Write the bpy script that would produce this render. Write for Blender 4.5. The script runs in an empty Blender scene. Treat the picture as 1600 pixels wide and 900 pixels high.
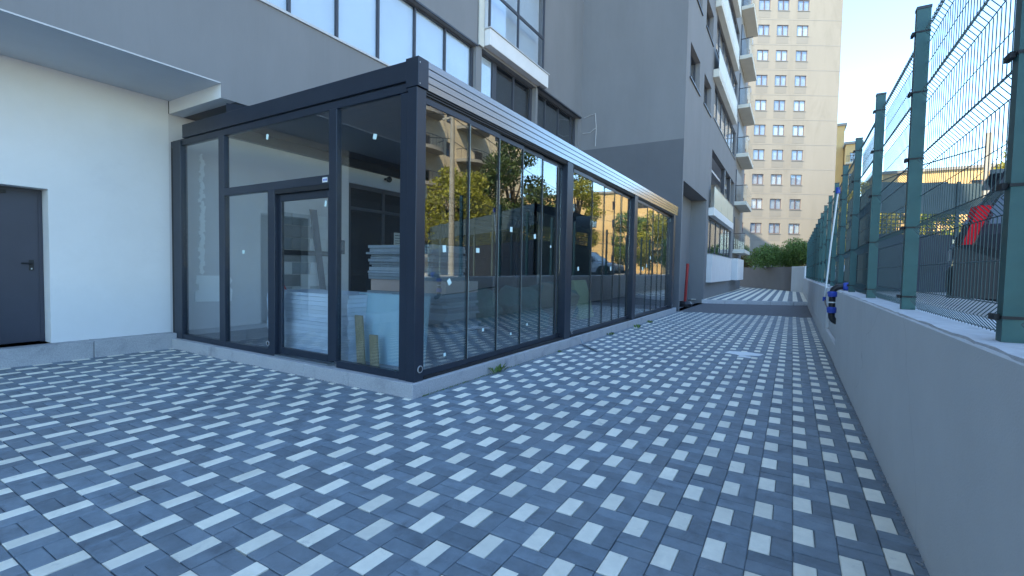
import bpy, bmesh, math, random
from mathutils import Vector, Matrix
R = math.radians
rnd = random.Random(7)
scene = bpy.context.scene

# ------------------------------------------------------------------ camera
CAM_H = 1.4252
F = Vector((-0.5123926, 0.8577274, -0.04192289))
RT = Vector((0.85793377, 0.51342413, 0.01858241))
UP = Vector((-0.03746287, 0.02644557, 0.99894803))
cd = bpy.data.cameras.new('camera'); cam = bpy.data.objects.new('camera', cd)
scene.collection.objects.link(cam)
m = Matrix((RT, UP, -F)).transposed().to_4x4(); m.translation = Vector((0, 0, CAM_H))
cam.matrix_world = m
cd.sensor_width = 36; cd.lens = 731.9 / 1600 * 36; cd.clip_start = 0.05; cd.clip_end = 3000
scene.camera = cam

# ------------------------------------------------------------------ sky, sun, exposure
SUN_EL = R(46); SUN_DIR = Vector((-0.48, -0.877, 0)).normalized() * math.cos(SUN_EL) + Vector((0, 0, math.sin(SUN_EL)))
world = bpy.data.worlds.new('World'); scene.world = world; world.use_nodes = True
wn = world.node_tree.nodes; wl = world.node_tree.links
bg = wn['Background']; sky = wn.new('ShaderNodeTexSky'); sky.sky_type = 'NISHITA'; sky.sun_disc = False
sky.sun_elevation = SUN_EL; sky.sun_rotation = math.atan2(SUN_DIR.x, SUN_DIR.y)
sky.air_density = 1.0; sky.dust_density = 0.0; sky.ozone_density = 10.0
wl.new(sky.outputs[0], bg.inputs[0]); bg.inputs[1].default_value = 0.15
sd = bpy.data.lights.new('sun', 'SUN'); sun = bpy.data.objects.new('sun', sd); scene.collection.objects.link(sun)
sd.energy = 2.3; sd.angle = R(0.5); sd.color = (1.0, 0.93, 0.82)
sun.rotation_euler = SUN_DIR.to_track_quat('Z', 'Y').to_euler(); sun.location = (-10, -20, 40)
vs = scene.view_settings; vs.view_transform = 'Standard'; vs.look = 'None'; vs.gamma = 1.0; vs.use_curve_mapping = False
vs.exposure = 2.5; vs.use_white_balance = True; vs.white_balance_temperature = 9000; vs.white_balance_tint = 4   # camera set for open shade
scene.render.resolution_x = 1024; scene.render.resolution_y = 576
scene.cycles.max_bounces = 10; scene.cycles.transparent_max_bounces = 24; scene.cycles.glossy_bounces = 4
scene.cycles.diffuse_bounces = 4; scene.cycles.use_denoising = True
COL = scene.collection

# ------------------------------------------------------------------ materials
def _new(name):
    mt = bpy.data.materials.new(name); mt.use_nodes = True
    return mt, mt.node_tree.nodes, mt.node_tree.links, mt.node_tree.nodes['Principled BSDF']

def pbr(name, col, rough=0.6, metal=0.0, var=0.0, scale=3.0, bump=0.0, bscale=60.0, spec=0.5, island=0.0, stain=None, stretch=None):
    """colour with noise variation, per-piece tone, optional stains of their own shape, fine relief"""
    mt, n, l, b = _new(name)
    b.inputs['Roughness'].default_value = rough; b.inputs['Metallic'].default_value = metal
    b.inputs['Specular IOR Level'].default_value = spec
    b.inputs['Base Color'].default_value = (*col, 1)
    out = None
    geo = n.new('ShaderNodeNewGeometry')
    pos = geo.outputs['Position']
    if stretch:
        mp = n.new('ShaderNodeMapping'); mp.inputs['Scale'].default_value = stretch
        l.new(pos, mp.inputs[0]); spos = mp.outputs[0]
    else: spos = pos
    if var or island or stain:
        val = None
        nz = n.new('ShaderNodeTexNoise'); nz.inputs['Scale'].default_value = scale; nz.inputs['Detail'].default_value = 6
        nz.inputs['Roughness'].default_value = 0.65
        l.new(spos, nz.inputs['Vector'])
        mr = n.new('ShaderNodeMapRange'); mr.inputs[1].default_value = 0.3; mr.inputs[2].default_value = 0.7
        mr.inputs[3].default_value = 1 - var; mr.inputs[4].default_value = 1 + var
        l.new(nz.outputs[0], mr.inputs[0]); val = mr.outputs[0]
        if island:
            oi = n.new('ShaderNodeObjectInfo')
            ad = n.new('ShaderNodeMath'); ad.operation = 'ADD'
            l.new(oi.outputs['Random'], ad.inputs[0]); l.new(geo.outputs['Random Per Island'], ad.inputs[1])
            fr = n.new('ShaderNodeMath'); fr.operation = 'FRACT'; l.new(ad.outputs[0], fr.inputs[0])
            m2 = n.new('ShaderNodeMapRange'); m2.inputs[3].default_value = 1 - island; m2.inputs[4].default_value = 1 + island
            l.new(fr.outputs[0], m2.inputs[0])
            mu = n.new('ShaderNodeMath'); mu.operation = 'MULTIPLY'
            l.new(val, mu.inputs[0]); l.new(m2.outputs[0], mu.inputs[1]); val = mu.outputs[0]
        vm = n.new('ShaderNodeVectorMath'); vm.operation = 'SCALE'; vm.inputs[0].default_value = col
        l.new(val, vm.inputs['Scale']); out = vm.outputs[0]
        if stain:
            scol, sscale, lo, hi, amt = stain
            n2 = n.new('ShaderNodeTexNoise'); n2.inputs['Scale'].default_value = sscale; n2.inputs['Detail'].default_value = 8
            n2.inputs['Roughness'].default_value = 0.7; n2.inputs['Distortion'].default_value = 0.6
            l.new(spos, n2.inputs['Vector'])
            m3 = n.new('ShaderNodeMapRange'); m3.inputs[1].default_value = lo; m3.inputs[2].default_value = hi
            m3.inputs[3].default_value = 0; m3.inputs[4].default_value = amt
            l.new(n2.outputs[0], m3.inputs[0])
            mx = n.new('ShaderNodeMix'); mx.data_type = 'RGBA'
            l.new(m3.outputs[0], mx.inputs[0]); l.new(out, mx.inputs[6]); mx.inputs[7].default_value = (*scol, 1)
            out = mx.outputs[2]
        l.new(out, b.inputs['Base Color'])
    if bump:
        nb = n.new('ShaderNodeTexNoise'); nb.inputs['Scale'].default_value = bscale; nb.inputs['Detail'].default_value = 5
        l.new(spos, nb.inputs['Vector'])
        bp = n.new('ShaderNodeBump'); bp.inputs['Strength'].default_value = bump; bp.inputs['Distance'].default_value = 0.01
        l.new(nb.outputs[0], bp.inputs['Height']); l.new(bp.outputs[0], b.inputs['Normal'])
    return mt

def wear(mt, scale, lo, hi, amt, col, stretch=(1, 1, 1)):
    """a second, broader layer of stains of its own shape over a pbr() material"""
    n, l = mt.node_tree.nodes, mt.node_tree.links; b = n['Principled BSDF']; src = b.inputs['Base Color'].links[0].from_socket
    geo = n.new('ShaderNodeNewGeometry'); mp = n.new('ShaderNodeMapping'); mp.inputs['Scale'].default_value = stretch; l.new(geo.outputs['Position'], mp.inputs[0])
    nz = n.new('ShaderNodeTexNoise'); nz.inputs['Scale'].default_value = scale; nz.inputs['Detail'].default_value = 9; nz.inputs['Roughness'].default_value = 0.72; nz.inputs['Distortion'].default_value = 0.8
    l.new(mp.outputs[0], nz.inputs['Vector'])
    mr = n.new('ShaderNodeMapRange'); mr.inputs[1].default_value = lo; mr.inputs[2].default_value = hi; mr.inputs[3].default_value = 0; mr.inputs[4].default_value = amt
    l.new(nz.outputs[0], mr.inputs[0]); mx = n.new('ShaderNodeMix'); mx.data_type = 'RGBA'
    l.new(mr.outputs[0], mx.inputs[0]); l.new(src, mx.inputs[6]); mx.inputs[7].default_value = (*col, 1); l.new(mx.outputs[2], b.inputs['Base Color'])
    return mt

def cracks(mt, scale, width, col, amt):
    n, l = mt.node_tree.nodes, mt.node_tree.links; b = n['Principled BSDF']; src = b.inputs['Base Color'].links[0].from_socket
    geo = n.new('ShaderNodeNewGeometry'); nz = n.new('ShaderNodeTexNoise'); nz.inputs['Scale'].default_value = scale * 1.7; nz.inputs['Detail'].default_value = 6
    l.new(geo.outputs['Position'], nz.inputs['Vector']); ad = n.new('ShaderNodeVectorMath'); ad.operation = 'MULTIPLY_ADD'; ad.inputs[1].default_value = (.7, .7, .7)
    l.new(nz.outputs['Color'], ad.inputs[0]); l.new(geo.outputs['Position'], ad.inputs[2])
    vo = n.new('ShaderNodeTexVoronoi'); vo.feature = 'DISTANCE_TO_EDGE'; vo.inputs['Scale'].default_value = scale; l.new(ad.outputs[0], vo.inputs['Vector'])
    mr = n.new('ShaderNodeMapRange'); mr.inputs[1].default_value = 0; mr.inputs[2].default_value = width; mr.inputs[3].default_value = amt; mr.inputs[4].default_value = 0
    l.new(vo.outputs['Distance'], mr.inputs[0]); mx = n.new('ShaderNodeMix'); mx.data_type = 'RGBA'; l.new(mr.outputs[0], mx.inputs[0]); l.new(src, mx.inputs[6]); mx.inputs[7].default_value = (*col, 1); l.new(mx.outputs[2], b.inputs['Base Color'])

def glass(name, tint=(0.86, 0.92, 0.93), ior=1.55, rough=0.0, refl=1.0, wavy=0.0):
    mt, n, l, b = _new(name); n.remove(b)
    o = n['Material Output']
    tr = n.new('ShaderNodeBsdfTransparent'); tr.inputs[0].default_value = (*tint, 1)
    gl = n.new('ShaderNodeBsdfGlossy'); gl.inputs['Roughness'].default_value = rough; gl.inputs[0].default_value = (refl, refl, refl, 1)
    fr = n.new('ShaderNodeFresnel'); fr.inputs[0].default_value = ior
    gq = n.new('ShaderNodeNewGeometry'); mq = n.new('ShaderNodeMapRange')      # same reflectance on either face of a pane
    mq.inputs[3].default_value = ior; mq.inputs[4].default_value = 1 / ior
    l.new(gq.outputs['Backfacing'], mq.inputs[0]); l.new(mq.outputs[0], fr.inputs[0])
    mx = n.new('ShaderNodeMixShader'); l.new(fr.outputs[0], mx.inputs[0]); l.new(tr.outputs[0], mx.inputs[1]); l.new(gl.outputs[0], mx.inputs[2])
    if wavy:
        geo = n.new('ShaderNodeNewGeometry'); nb = n.new('ShaderNodeTexNoise'); nb.inputs['Scale'].default_value = 1.3; nb.inputs['Detail'].default_value = 1
        l.new(geo.outputs['Position'], nb.inputs['Vector'])
        bp = n.new('ShaderNodeBump'); bp.inputs['Strength'].default_value = wavy; bp.inputs['Distance'].default_value = 0.02
        l.new(nb.outputs[0], bp.inputs['Height']); l.new(bp.outputs[0], gl.inputs['Normal'])
    l.new(mx.outputs[0], o.inputs[0])
    return mt

def leafmat(name, col, var=0.35):
    mt, n, l, b = _new(name); o = n['Material Output']
    geo = n.new('ShaderNodeNewGeometry')
    m2 = n.new('ShaderNodeMapRange'); m2.inputs[3].default_value = 1 - var; m2.inputs[4].default_value = 1 + var
    l.new(geo.outputs['Random Per Island'], m2.inputs[0])
    vm = n.new('ShaderNodeVectorMath'); vm.operation = 'SCALE'; vm.inputs[0].default_value = col
    l.new(m2.outputs[0], vm.inputs['Scale']); l.new(vm.outputs[0], b.inputs['Base Color'])
    b.inputs['Roughness'].default_value = 0.55
    ts = n.new('ShaderNodeBsdfTranslucent'); l.new(vm.outputs[0], ts.inputs[0])
    mx = n.new('ShaderNodeMixShader'); mx.inputs[0].default_value = 0.35
    l.new(b.outputs[0], mx.inputs[1]); l.new(ts.outputs[0], mx.inputs[2]); l.new(mx.outputs[0], o.inputs[0])
    return mt

M = {}
M['paver_dark'] = pbr('paver_dark', (0.165, 0.215, 0.25), 0.62, var=0.2, scale=9, bump=0.3, bscale=220, island=0.17, stain=((0.06, 0.07, 0.085), 3.6, 0.54, 0.74, 0.65))
M['paver_white'] = pbr('paver_white', (0.85, 0.785, 0.655), 0.65, var=0.07, scale=12, bump=0.2, bscale=240, island=0.09, stain=((0.27, 0.26, 0.25), 7, 0.60, 0.80, 0.75))
M['sand'] = pbr('sand', (0.22, 0.215, 0.20), 0.95, var=0.3, scale=25, bump=0.5, bscale=150, stain=((0.42, 0.41, 0.39), 4, 0.48, 0.62, 0.7))
M['granite'] = pbr('granite', (0.40, 0.40, 0.41), 0.7, var=0.22, scale=70, bump=0.25, bscale=180, stain=((0.17, 0.18, 0.2), 2.6, 0.5, 0.72, 0.6))
M['asphalt'] = pbr('asphalt', (0.12, 0.122, 0.13), 0.85, var=0.2, scale=6, bump=0.5, bscale=130)
M['car_park'] = pbr('car_park', (0.30, 0.295, 0.285), 0.9, var=0.15, scale=1.5, bump=0.4, bscale=60)
M['earth'] = pbr('earth', (0.24, 0.23, 0.20), 0.95, var=0.25, scale=1.2, bump=0.5, bscale=10)
M['white_plaster'] = pbr('white_plaster', (0.72, 0.715, 0.71), 0.85, var=0.03, scale=1.4, bump=0.16, bscale=150, stain=((0.55, 0.55, 0.57), 1.1, 0.6, 0.8, 0.3))
M['soffit_white'] = pbr('soffit_white', (0.62, 0.63, 0.65), 0.85, var=0.03, scale=2, bump=0.1, bscale=120)
M['grey_plaster'] = pbr('grey_plaster', (0.205, 0.205, 0.212), 0.85, var=0.06, scale=0.9, bump=0.14, bscale=150, stretch=(1, 1, 0.4))
M['dark_plaster'] = pbr('dark_plaster', (0.115, 0.12, 0.132), 0.85, var=0.06, scale=0.9, bump=0.14, bscale=150)
M['render_grey'] = pbr('render_grey', (0.66, 0.665, 0.665), 0.88, var=0.05, scale=1.1, bump=0.2, bscale=120, stain=((0.55, 0.555, 0.555), 1.7, 0.56, 0.8, 0.35))
M['coping'] = pbr('coping', (0.52, 0.52, 0.53), 0.9, var=0.12, scale=14, bump=0.35, bscale=90)
M['anthracite'] = pbr('anthracite', (0.021, 0.031, 0.048), 0.38, metal=0.25, var=0.08, scale=2)
M['alu_beam'] = pbr('alu_beam', (0.30, 0.315, 0.335), 0.2, metal=0.9, var=0.06, scale=2, bump=0.03, bscale=3, stretch=(6, 0.5, 10))
M['black'] = pbr('black', (0.012, 0.013, 0.016), 0.6)
M['rubber'] = pbr('rubber', (0.02, 0.02, 0.022), 0.8)
M['door_paint'] = pbr('door_paint', (0.035, 0.04, 0.06), 0.5, var=0.08, scale=2)
M['foam'] = pbr('foam', (0.9, 0.9, 0.88), 0.9)
M['inner_plaster'] = pbr('inner_plaster', (0.58, 0.565, 0.57), 0.85, var=0.04, scale=2, bump=0.1)
M['concrete'] = pbr('concrete', (0.28, 0.28, 0.285), 0.7, var=0.12, scale=4, bump=0.2)
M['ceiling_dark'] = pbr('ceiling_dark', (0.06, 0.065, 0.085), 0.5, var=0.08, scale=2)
M['glass_clear'] = glass('glass_clear', (0.76, 0.84, 0.86), 2.5)
M['glass_front'] = glass('glass_front', (0.90, 0.94, 0.96), 1.6)
M['glass_facade'] = glass('glass_facade', (0.86, 0.90, 0.93), 1.8, wavy=0.08)
M['shop_glass'] = glass('shop_glass', (0.45, 0.5, 0.55), 1.5)
M['car_dark'] = pbr('car_dark', (0.03, 0.035, 0.045), 0.12, metal=0.2)
M['glass_edge'] = pbr('glass_edge', (0.45, 0.60, 0.58), 0.15)
M['glass_rail'] = pbr('glass_rail', (0.62, 0.62, 0.52), 0.25, var=0.04)
M['blind'] = pbr('blind', (0.80, 0.82, 0.84), 0.7, var=0.06, scale=1.0)
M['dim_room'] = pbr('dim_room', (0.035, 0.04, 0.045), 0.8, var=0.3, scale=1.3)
M['window_frame'] = pbr('window_frame', (0.045, 0.05, 0.065), 0.4, var=0.05)
M['balcony_white'] = pbr('balcony_white', (0.72, 0.70, 0.69), 0.8, var=0.04, scale=2, bump=0.1)
M['balcony_cream'] = pbr('balcony_cream', (0.60, 0.58, 0.52), 0.8, var=0.06, scale=1.5)
M['tower_wall'] = pbr('tower_wall', (0.25, 0.238, 0.218), 0.9, var=0.05, scale=0.5, bump=0.15, bscale=12, stretch=(1, 1, 0.25), stain=((0.155, 0.145, 0.13), 0.6, 0.5, 0.75, 0.45))
M['tower_joint'] = pbr('tower_joint', (0.25, 0.245, 0.238), 0.9)
M['tower_panel'] = pbr('tower_panel', (0.215, 0.21, 0.2), 0.9, var=0.04, scale=1)
M['tower_frame'] = pbr('tower_frame', (0.12, 0.085, 0.10), 0.5)
M['pale_curtain'] = pbr('pale_curtain', (0.52, 0.55, 0.62), 0.7, var=0.2, scale=0.9)
M['ochre_wall'] = pbr('ochre_wall', (0.60, 0.40, 0.19), 0.9, var=0.07, scale=0.4)
M['beige_wall'] = pbr('beige_wall', (0.60, 0.50, 0.37), 0.9, var=0.06, scale=0.4)
M['fence_green'] = pbr('fence_green', (0.022, 0.105, 0.105), 0.45, var=0.12, scale=5, spec=0.4)
M['wire_green'] = pbr('wire_green', (0.018, 0.06, 0.065), 0.5)
M['net_grey'] = pbr('net_grey', (0.055, 0.09, 0.105), 0.9, var=0.12, scale=2.5, bump=0.4, bscale=50)
M['net_dark'] = pbr('net_dark', (0.015, 0.024, 0.04), 0.85, var=0.2, scale=2)
M['blue_plastic'] = pbr('blue_plastic', (0.01, 0.07, 0.42), 0.35)
M['black_plastic'] = pbr('black_plastic', (0.015, 0.016, 0.02), 0.35)
M['white_plastic'] = pbr('white_plastic', (0.75, 0.77, 0.78), 0.4)
M['red_plastic'] = pbr('red_plastic', (0.42, 0.03, 0.03), 0.45)
M['tail_red'] = pbr('tail_red', (0.85, 0.01, 0.025), 0.1)
M['sticker'] = pbr('sticker', (0.62, 0.80, 0.78), 0.6)
M['paper'] = pbr('paper', (0.75, 0.75, 0.74), 0.8, var=0.05, scale=20)
M['steel'] = pbr('steel', (0.35, 0.40, 0.43), 0.35, metal=0.8)
M['board_grey'] = pbr('board_grey', (0.30, 0.33, 0.35), 0.75, var=0.12, scale=5, island=0.3)
M['board_pale'] = pbr('board_pale', (0.56, 0.62, 0.67), 0.6, var=0.06, scale=4, island=0.1)
M['board_pink'] = pbr('board_pink', (0.60, 0.40, 0.33), 0.75, var=0.05)
M['sack_green'] = pbr('sack_green', (0.06, 0.20, 0.16), 0.55, var=0.35, scale=9, bump=0.6, bscale=14)
M['foam_yellow'] = pbr('foam_yellow', (0.56, 0.58, 0.28), 0.7, var=0.05)
M['frost'] = pbr('frost', (0.38, 0.56, 0.60), 0.3, var=0.05, scale=2)
M['carton'] = pbr('carton', (0.42, 0.32, 0.22), 0.85, var=0.08)
M['wood'] = pbr('wood', (0.30, 0.22, 0.11), 0.7, var=0.3, scale=12, stretch=(8, 8, 1))
M['bark'] = pbr('bark', (0.10, 0.075, 0.055), 0.95, var=0.3, scale=8, bump=0.8, bscale=20)
M['leaf_dark'] = leafmat('leaf_dark', (0.06, 0.10, 0.03))
M['leaf_green'] = leafmat('leaf_green', (0.12, 0.20, 0.05))
M['leaf_yellow'] = leafmat('leaf_yellow', (0.26, 0.26, 0.045))
M['leaf_autumn'] = leafmat('leaf_autumn', (0.14, 0.10, 0.03))
M['car_silver'] = pbr('car_silver', (0.52, 0.56, 0.60), 0.22, metal=0.3)
M['car_white'] = pbr('car_white', (0.60, 0.64, 0.68), 0.2, metal=0.1)
M['car_glass'] = pbr('car_glass', (0.02, 0.025, 0.03), 0.03, spec=1.0)
M['cladding'] = pbr('cladding', (0.018, 0.02, 0.024), 0.55)
M['chrome'] = pbr('chrome', (0.6, 0.62, 0.64), 0.15, metal=1.0)
M['pole'] = pbr('pole', (0.28, 0.27, 0.25), 0.8, var=0.1)

wear(M['paver_dark'], 0.9, 0.46, 0.72, 0.4, (0.23, 0.235, 0.24)); wear(M['paver_dark'], 22, 0.62, 0.72, 0.5, (0.33, 0.33, 0.32)); wear(M['paver_dark'], 1.7, 0.58, 0.72, 0.3, (0.06, 0.065, 0.07))
wear(M['paver_white'], 1.3, 0.52, 0.75, 0.35, (0.42, 0.40, 0.36)); wear(M['paver_white'], 30, 0.64, 0.74, 0.6, (0.2, 0.19, 0.18))
wear(M['grey_plaster'], 1.1, 0.5, 0.75, 0.35, (0.16, 0.158, 0.16), (1, 1, 0.07)); wear(M['dark_plaster'], 1.1, 0.5, 0.75, 0.35, (0.095, 0.095, 0.1), (1, 1, 0.1))
wear(M['render_grey'], 0.8, 0.5, 0.8, 0.3, (0.56, 0.55, 0.53), (1, 1, 0.5)); wear(M['render_grey'], 9, 0.66, 0.75, 0.35, (0.5, 0.5, 0.5))
cracks(M['render_grey'], 0.5, 0.0025, (0.3, 0.3, 0.3), 0.35); wear(M['render_grey'], 3.0, 0.6, 0.75, 0.25, (0.74, 0.74, 0.73), (1, 1, 0.12))
wear(M['white_plaster'], 0.7, 0.5, 0.8, 0.25, (0.62, 0.6, 0.57)); wear(M['white_plaster'], 6, 0.68, 0.78, 0.3, (0.57, 0.57, 0.57))
# ------------------------------------------------------------------ mesh helpers
OFF = {}
class MB:
    def __init__(s): s.v = []; s.f = []; s.mi = []
    def quad(s, a, b, c, d, mi=0):
        k = len(s.v); s.v += [a, b, c, d]; s.f.append((k, k+1, k+2, k+3)); s.mi.append(mi); return s
    def box(s, x0, x1, y0, y1, z0, z1, mi=0):
        x0, x1 = min(x0, x1), max(x0, x1); y0, y1 = min(y0, y1), max(y0, y1); z0, z1 = min(z0, z1), max(z0, z1)
        k = len(s.v)
        s.v += [(x, y, z) for z in (z0, z1) for y in (y0, y1) for x in (x0, x1)]
        for q in ((0, 2, 3, 1), (4, 5, 7, 6), (0, 1, 5, 4), (2, 6, 7, 3), (0, 4, 6, 2), (1, 3, 7, 5)):
            s.f.append(tuple(k + i for i in q)); s.mi.append(mi)
        return s
    def obox(s, c, sx, sy, sz, rot=None, mi=0):
        """oriented box, centre c, rot = 3x3 Matrix"""
        k = len(s.v); rot = rot or Matrix.Identity(3); c = Vector(c)
        s.v += [tuple(c + rot @ Vector((x * sx / 2, y * sy / 2, z * sz / 2))) for z in (-1, 1) for y in (-1, 1) for x in (-1, 1)]
        for q in ((0, 2, 3, 1), (4, 5, 7, 6), (0, 1, 5, 4), (2, 6, 7, 3), (0, 4, 6, 2), (1, 3, 7, 5)):
            s.f.append(tuple(k + i for i in q)); s.mi.append(mi)
        return s
    def prism(s, pts, d, mi=0):
        """pts: planar polygon (3D), extruded by vector d"""
        k = len(s.v); n = len(pts); d = Vector(d)
        s.v += [tuple(p) for p in pts] + [tuple(Vector(p) + d) for p in pts]
        s.f.append(tuple(k + i for i in reversed(range(n)))); s.f.append(tuple(k + n + i for i in range(n))); s.mi += [mi, mi]
        for i in range(n):
            j = (i + 1) % n; s.f.append((k + i, k + j, k + n + j, k + n + i)); s.mi.append(mi)
        return s
    def tube(s, path, r, n=8, caps=True, mi=0):
        path = [Vector(p) for p in path]; k = len(s.v); rr = r if isinstance(r, (list, tuple)) else [r] * len(path)
        up = None
        for i, p in enumerate(path):
            a = path[max(i - 1, 0)]; b = path[min(i + 1, len(path) - 1)]; t = (b - a).normalized()
            if up is None: up = Vector((0, 0, 1)) if abs(t.z) < 0.9 else Vector((0, 1, 0))
            u = t.cross(up).normalized(); w = u.cross(t).normalized(); up = w
            for j in range(n):
                q = 2 * math.pi * j / n; s.v.append(tuple(p + (u * math.cos(q) + w * math.sin(q)) * rr[i]))
        for i in range(len(path) - 1):
            for j in range(n):
                a = k + i * n + j; b = k + i * n + (j + 1) % n; s.f.append((a, b, b + n, a + n)); s.mi.append(mi)
        if caps:
            s.f.append(tuple(k + j for j in reversed(range(n)))); s.f.append(tuple(k + (len(path) - 1) * n + j for j in range(n))); s.mi += [mi, mi]
        return s
    def mesh(s, name, mats, off=(0, 0, 0), smooth=False):
        me = bpy.data.meshes.new(name)
        ox, oy, oz = off
        me.from_pydata([(x - ox, y - oy, z - oz) for x, y, z in s.v], [], s.f)
        if not isinstance(mats, (list, tuple)): mats = [mats]
        for q in mats: me.materials.append(M[q] if isinstance(q, str) else q)
        if len(mats) > 1: me.polygons.foreach_set('material_index', s.mi)
        if smooth: me.polygons.foreach_set('use_smooth', [True] * len(me.polygons))
        me.update(); return me
    def build(s, name, mats, parent=None, bevel=0.0, smooth=False, loc=None, seg=1):
        off = OFF.get(parent.name, (0, 0, 0)) if parent else (loc or (0, 0, 0))
        me = s.mesh(name, mats, off, smooth)
        o = bpy.data.objects.new(name, me); COL.objects.link(o)
        if parent: o.parent = parent; OFF[o.name] = off
        elif loc: o.location = loc; OFF[o.name] = loc
        if bevel:
            bm = o.modifiers.new('bevel', 'BEVEL'); bm.width = bevel; bm.segments = seg; bm.limit_method = 'ANGLE'
        return o

def tag(o, label=None, cat=None, group=None, kind=None):
    if label: o['label'] = label
    if cat: o['category'] = cat
    if group: o['group'] = group
    if kind: o['kind'] = kind
    return o
def thing(name, loc, label, cat, group=None, rz=0):
    o = bpy.data.objects.new(name, None); COL.objects.link(o); o.location = loc; o.rotation_euler = (0, 0, rz)
    o.empty_display_size = 0.3; OFF[o.name] = loc if rz == 0 else (0, 0, 0)
    return tag(o, label, cat, group)
def B(*a): return MB().box(*a)
def inst(me, name, parent, loc, rot=None):
    o = bpy.data.objects.new(name, me); COL.objects.link(o); o.parent = parent; o.location = loc
    if rot: o.rotation_euler = rot
    OFF[o.name] = OFF.get(parent.name, (0, 0, 0)); return o

def holed(mb, axis, pos, a0, a1, z0, z1, holes, depth, mi=0, rmi=None):
    """wall sheet on plane axis=pos with rectangular holes (a0,a1,z0,z1) and reveals going by depth"""
    As = sorted({a0, a1, *[h[0] for h in holes], *[h[1] for h in holes]}); Zs = sorted({z0, z1, *[h[2] for h in holes], *[h[3] for h in holes]})
    P = (lambda a, z, d=0: (pos + d, a, z)) if axis == 'X' else (lambda a, z, d=0: (a, pos + d, z))
    for i in range(len(As) - 1):
        for j in range(len(Zs) - 1):
            ca = (As[i] + As[i+1]) / 2; cz = (Zs[j] + Zs[j+1]) / 2
            if not (a0 < ca < a1 and z0 < cz < z1) or any(h[0] < ca < h[1] and h[2] < cz < h[3] for h in holes): continue
            mb.quad(P(As[i], Zs[j]), P(As[i+1], Zs[j]), P(As[i+1], Zs[j+1]), P(As[i], Zs[j+1]), mi)
    r = mi if rmi is None else rmi
    for h in holes:
        for (p, q) in (((h[0], h[2]), (h[1], h[2])), ((h[1], h[2]), (h[1], h[3])), ((h[1], h[3]), (h[0], h[3])), ((h[0], h[3]), (h[0], h[2]))):
            mb.quad(P(*p), P(*q), P(*q, depth), P(*p, depth), r)
    return mb

# ================================================================== SETTING
def struct(o): return tag(o, kind='structure')
g = MB().quad((-220, -160, -0.06), (260, -160, -0.06), (260, 420, -0.06), (-220, 420, -0.06))
struct(g.build('ground', 'earth'))
YEDGE = lambda x: 17.32 + (x + 3.4) * 0.18        # line where paving meets the asphalt
YKERB = lambda x: 22.75 + (x + 3.44) * 0.49
pav = struct(MB().prism([(-8.95, -3.2, -0.05), (0.7, -3.2, -0.05), (0.7, YEDGE(0.7), -0.05), (-3.6, YEDGE(-3.6), -0.05), (-3.6, 3.9, -0.05), (-8.95, 3.9, -0.05)], (0, 0, 0.038)).build('pavement', 'sand'))
CELL = 0.2; OX, OY = -1.5454, 1.6625

def brick_mesh(name, lx, ly, mat):
    g = 0.0022; t = 0.0045; zt = 0.0; z0 = -0.03
    mb = MB(); k = 0
    mb.v = [(g, g, z0), (lx-g, g, z0), (lx-g, ly-g, z0), (g, ly-g, z0), (g, g, zt-0.003), (lx-g, g, zt-0.003), (lx-g, ly-g, zt-0.003), (g, ly-g, zt-0.003),
            (g+t, g+t, zt), (lx-g-t, g+t, zt), (lx-g-t, ly-g-t, zt), (g+t, ly-g-t, zt)]
    mb.f = [(0, 1, 5, 4), (1, 2, 6, 5), (2, 3, 7, 6), (3, 0, 4, 7), (4, 5, 9, 8), (5, 6, 10, 9), (6, 7, 11, 10), (7, 4, 8, 11), (8, 9, 10, 11)]
    mb.mi = [0] * 9
    return mb
WH = brick_mesh('w', 0.1, 0.2, 'paver_white'); DX = brick_mesh('d', 0.2, 0.1, 'paver_dark')
def cam_px(x, y, z=0.0):
    d = Vector((x, y, z - CAM_H)); w = d.dot(F)
    if w < 0.3: return None
    return 800 + 731.9 * d.dot(RT) / w, 450 - 731.9 * d.dot(UP) / w, w
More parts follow.
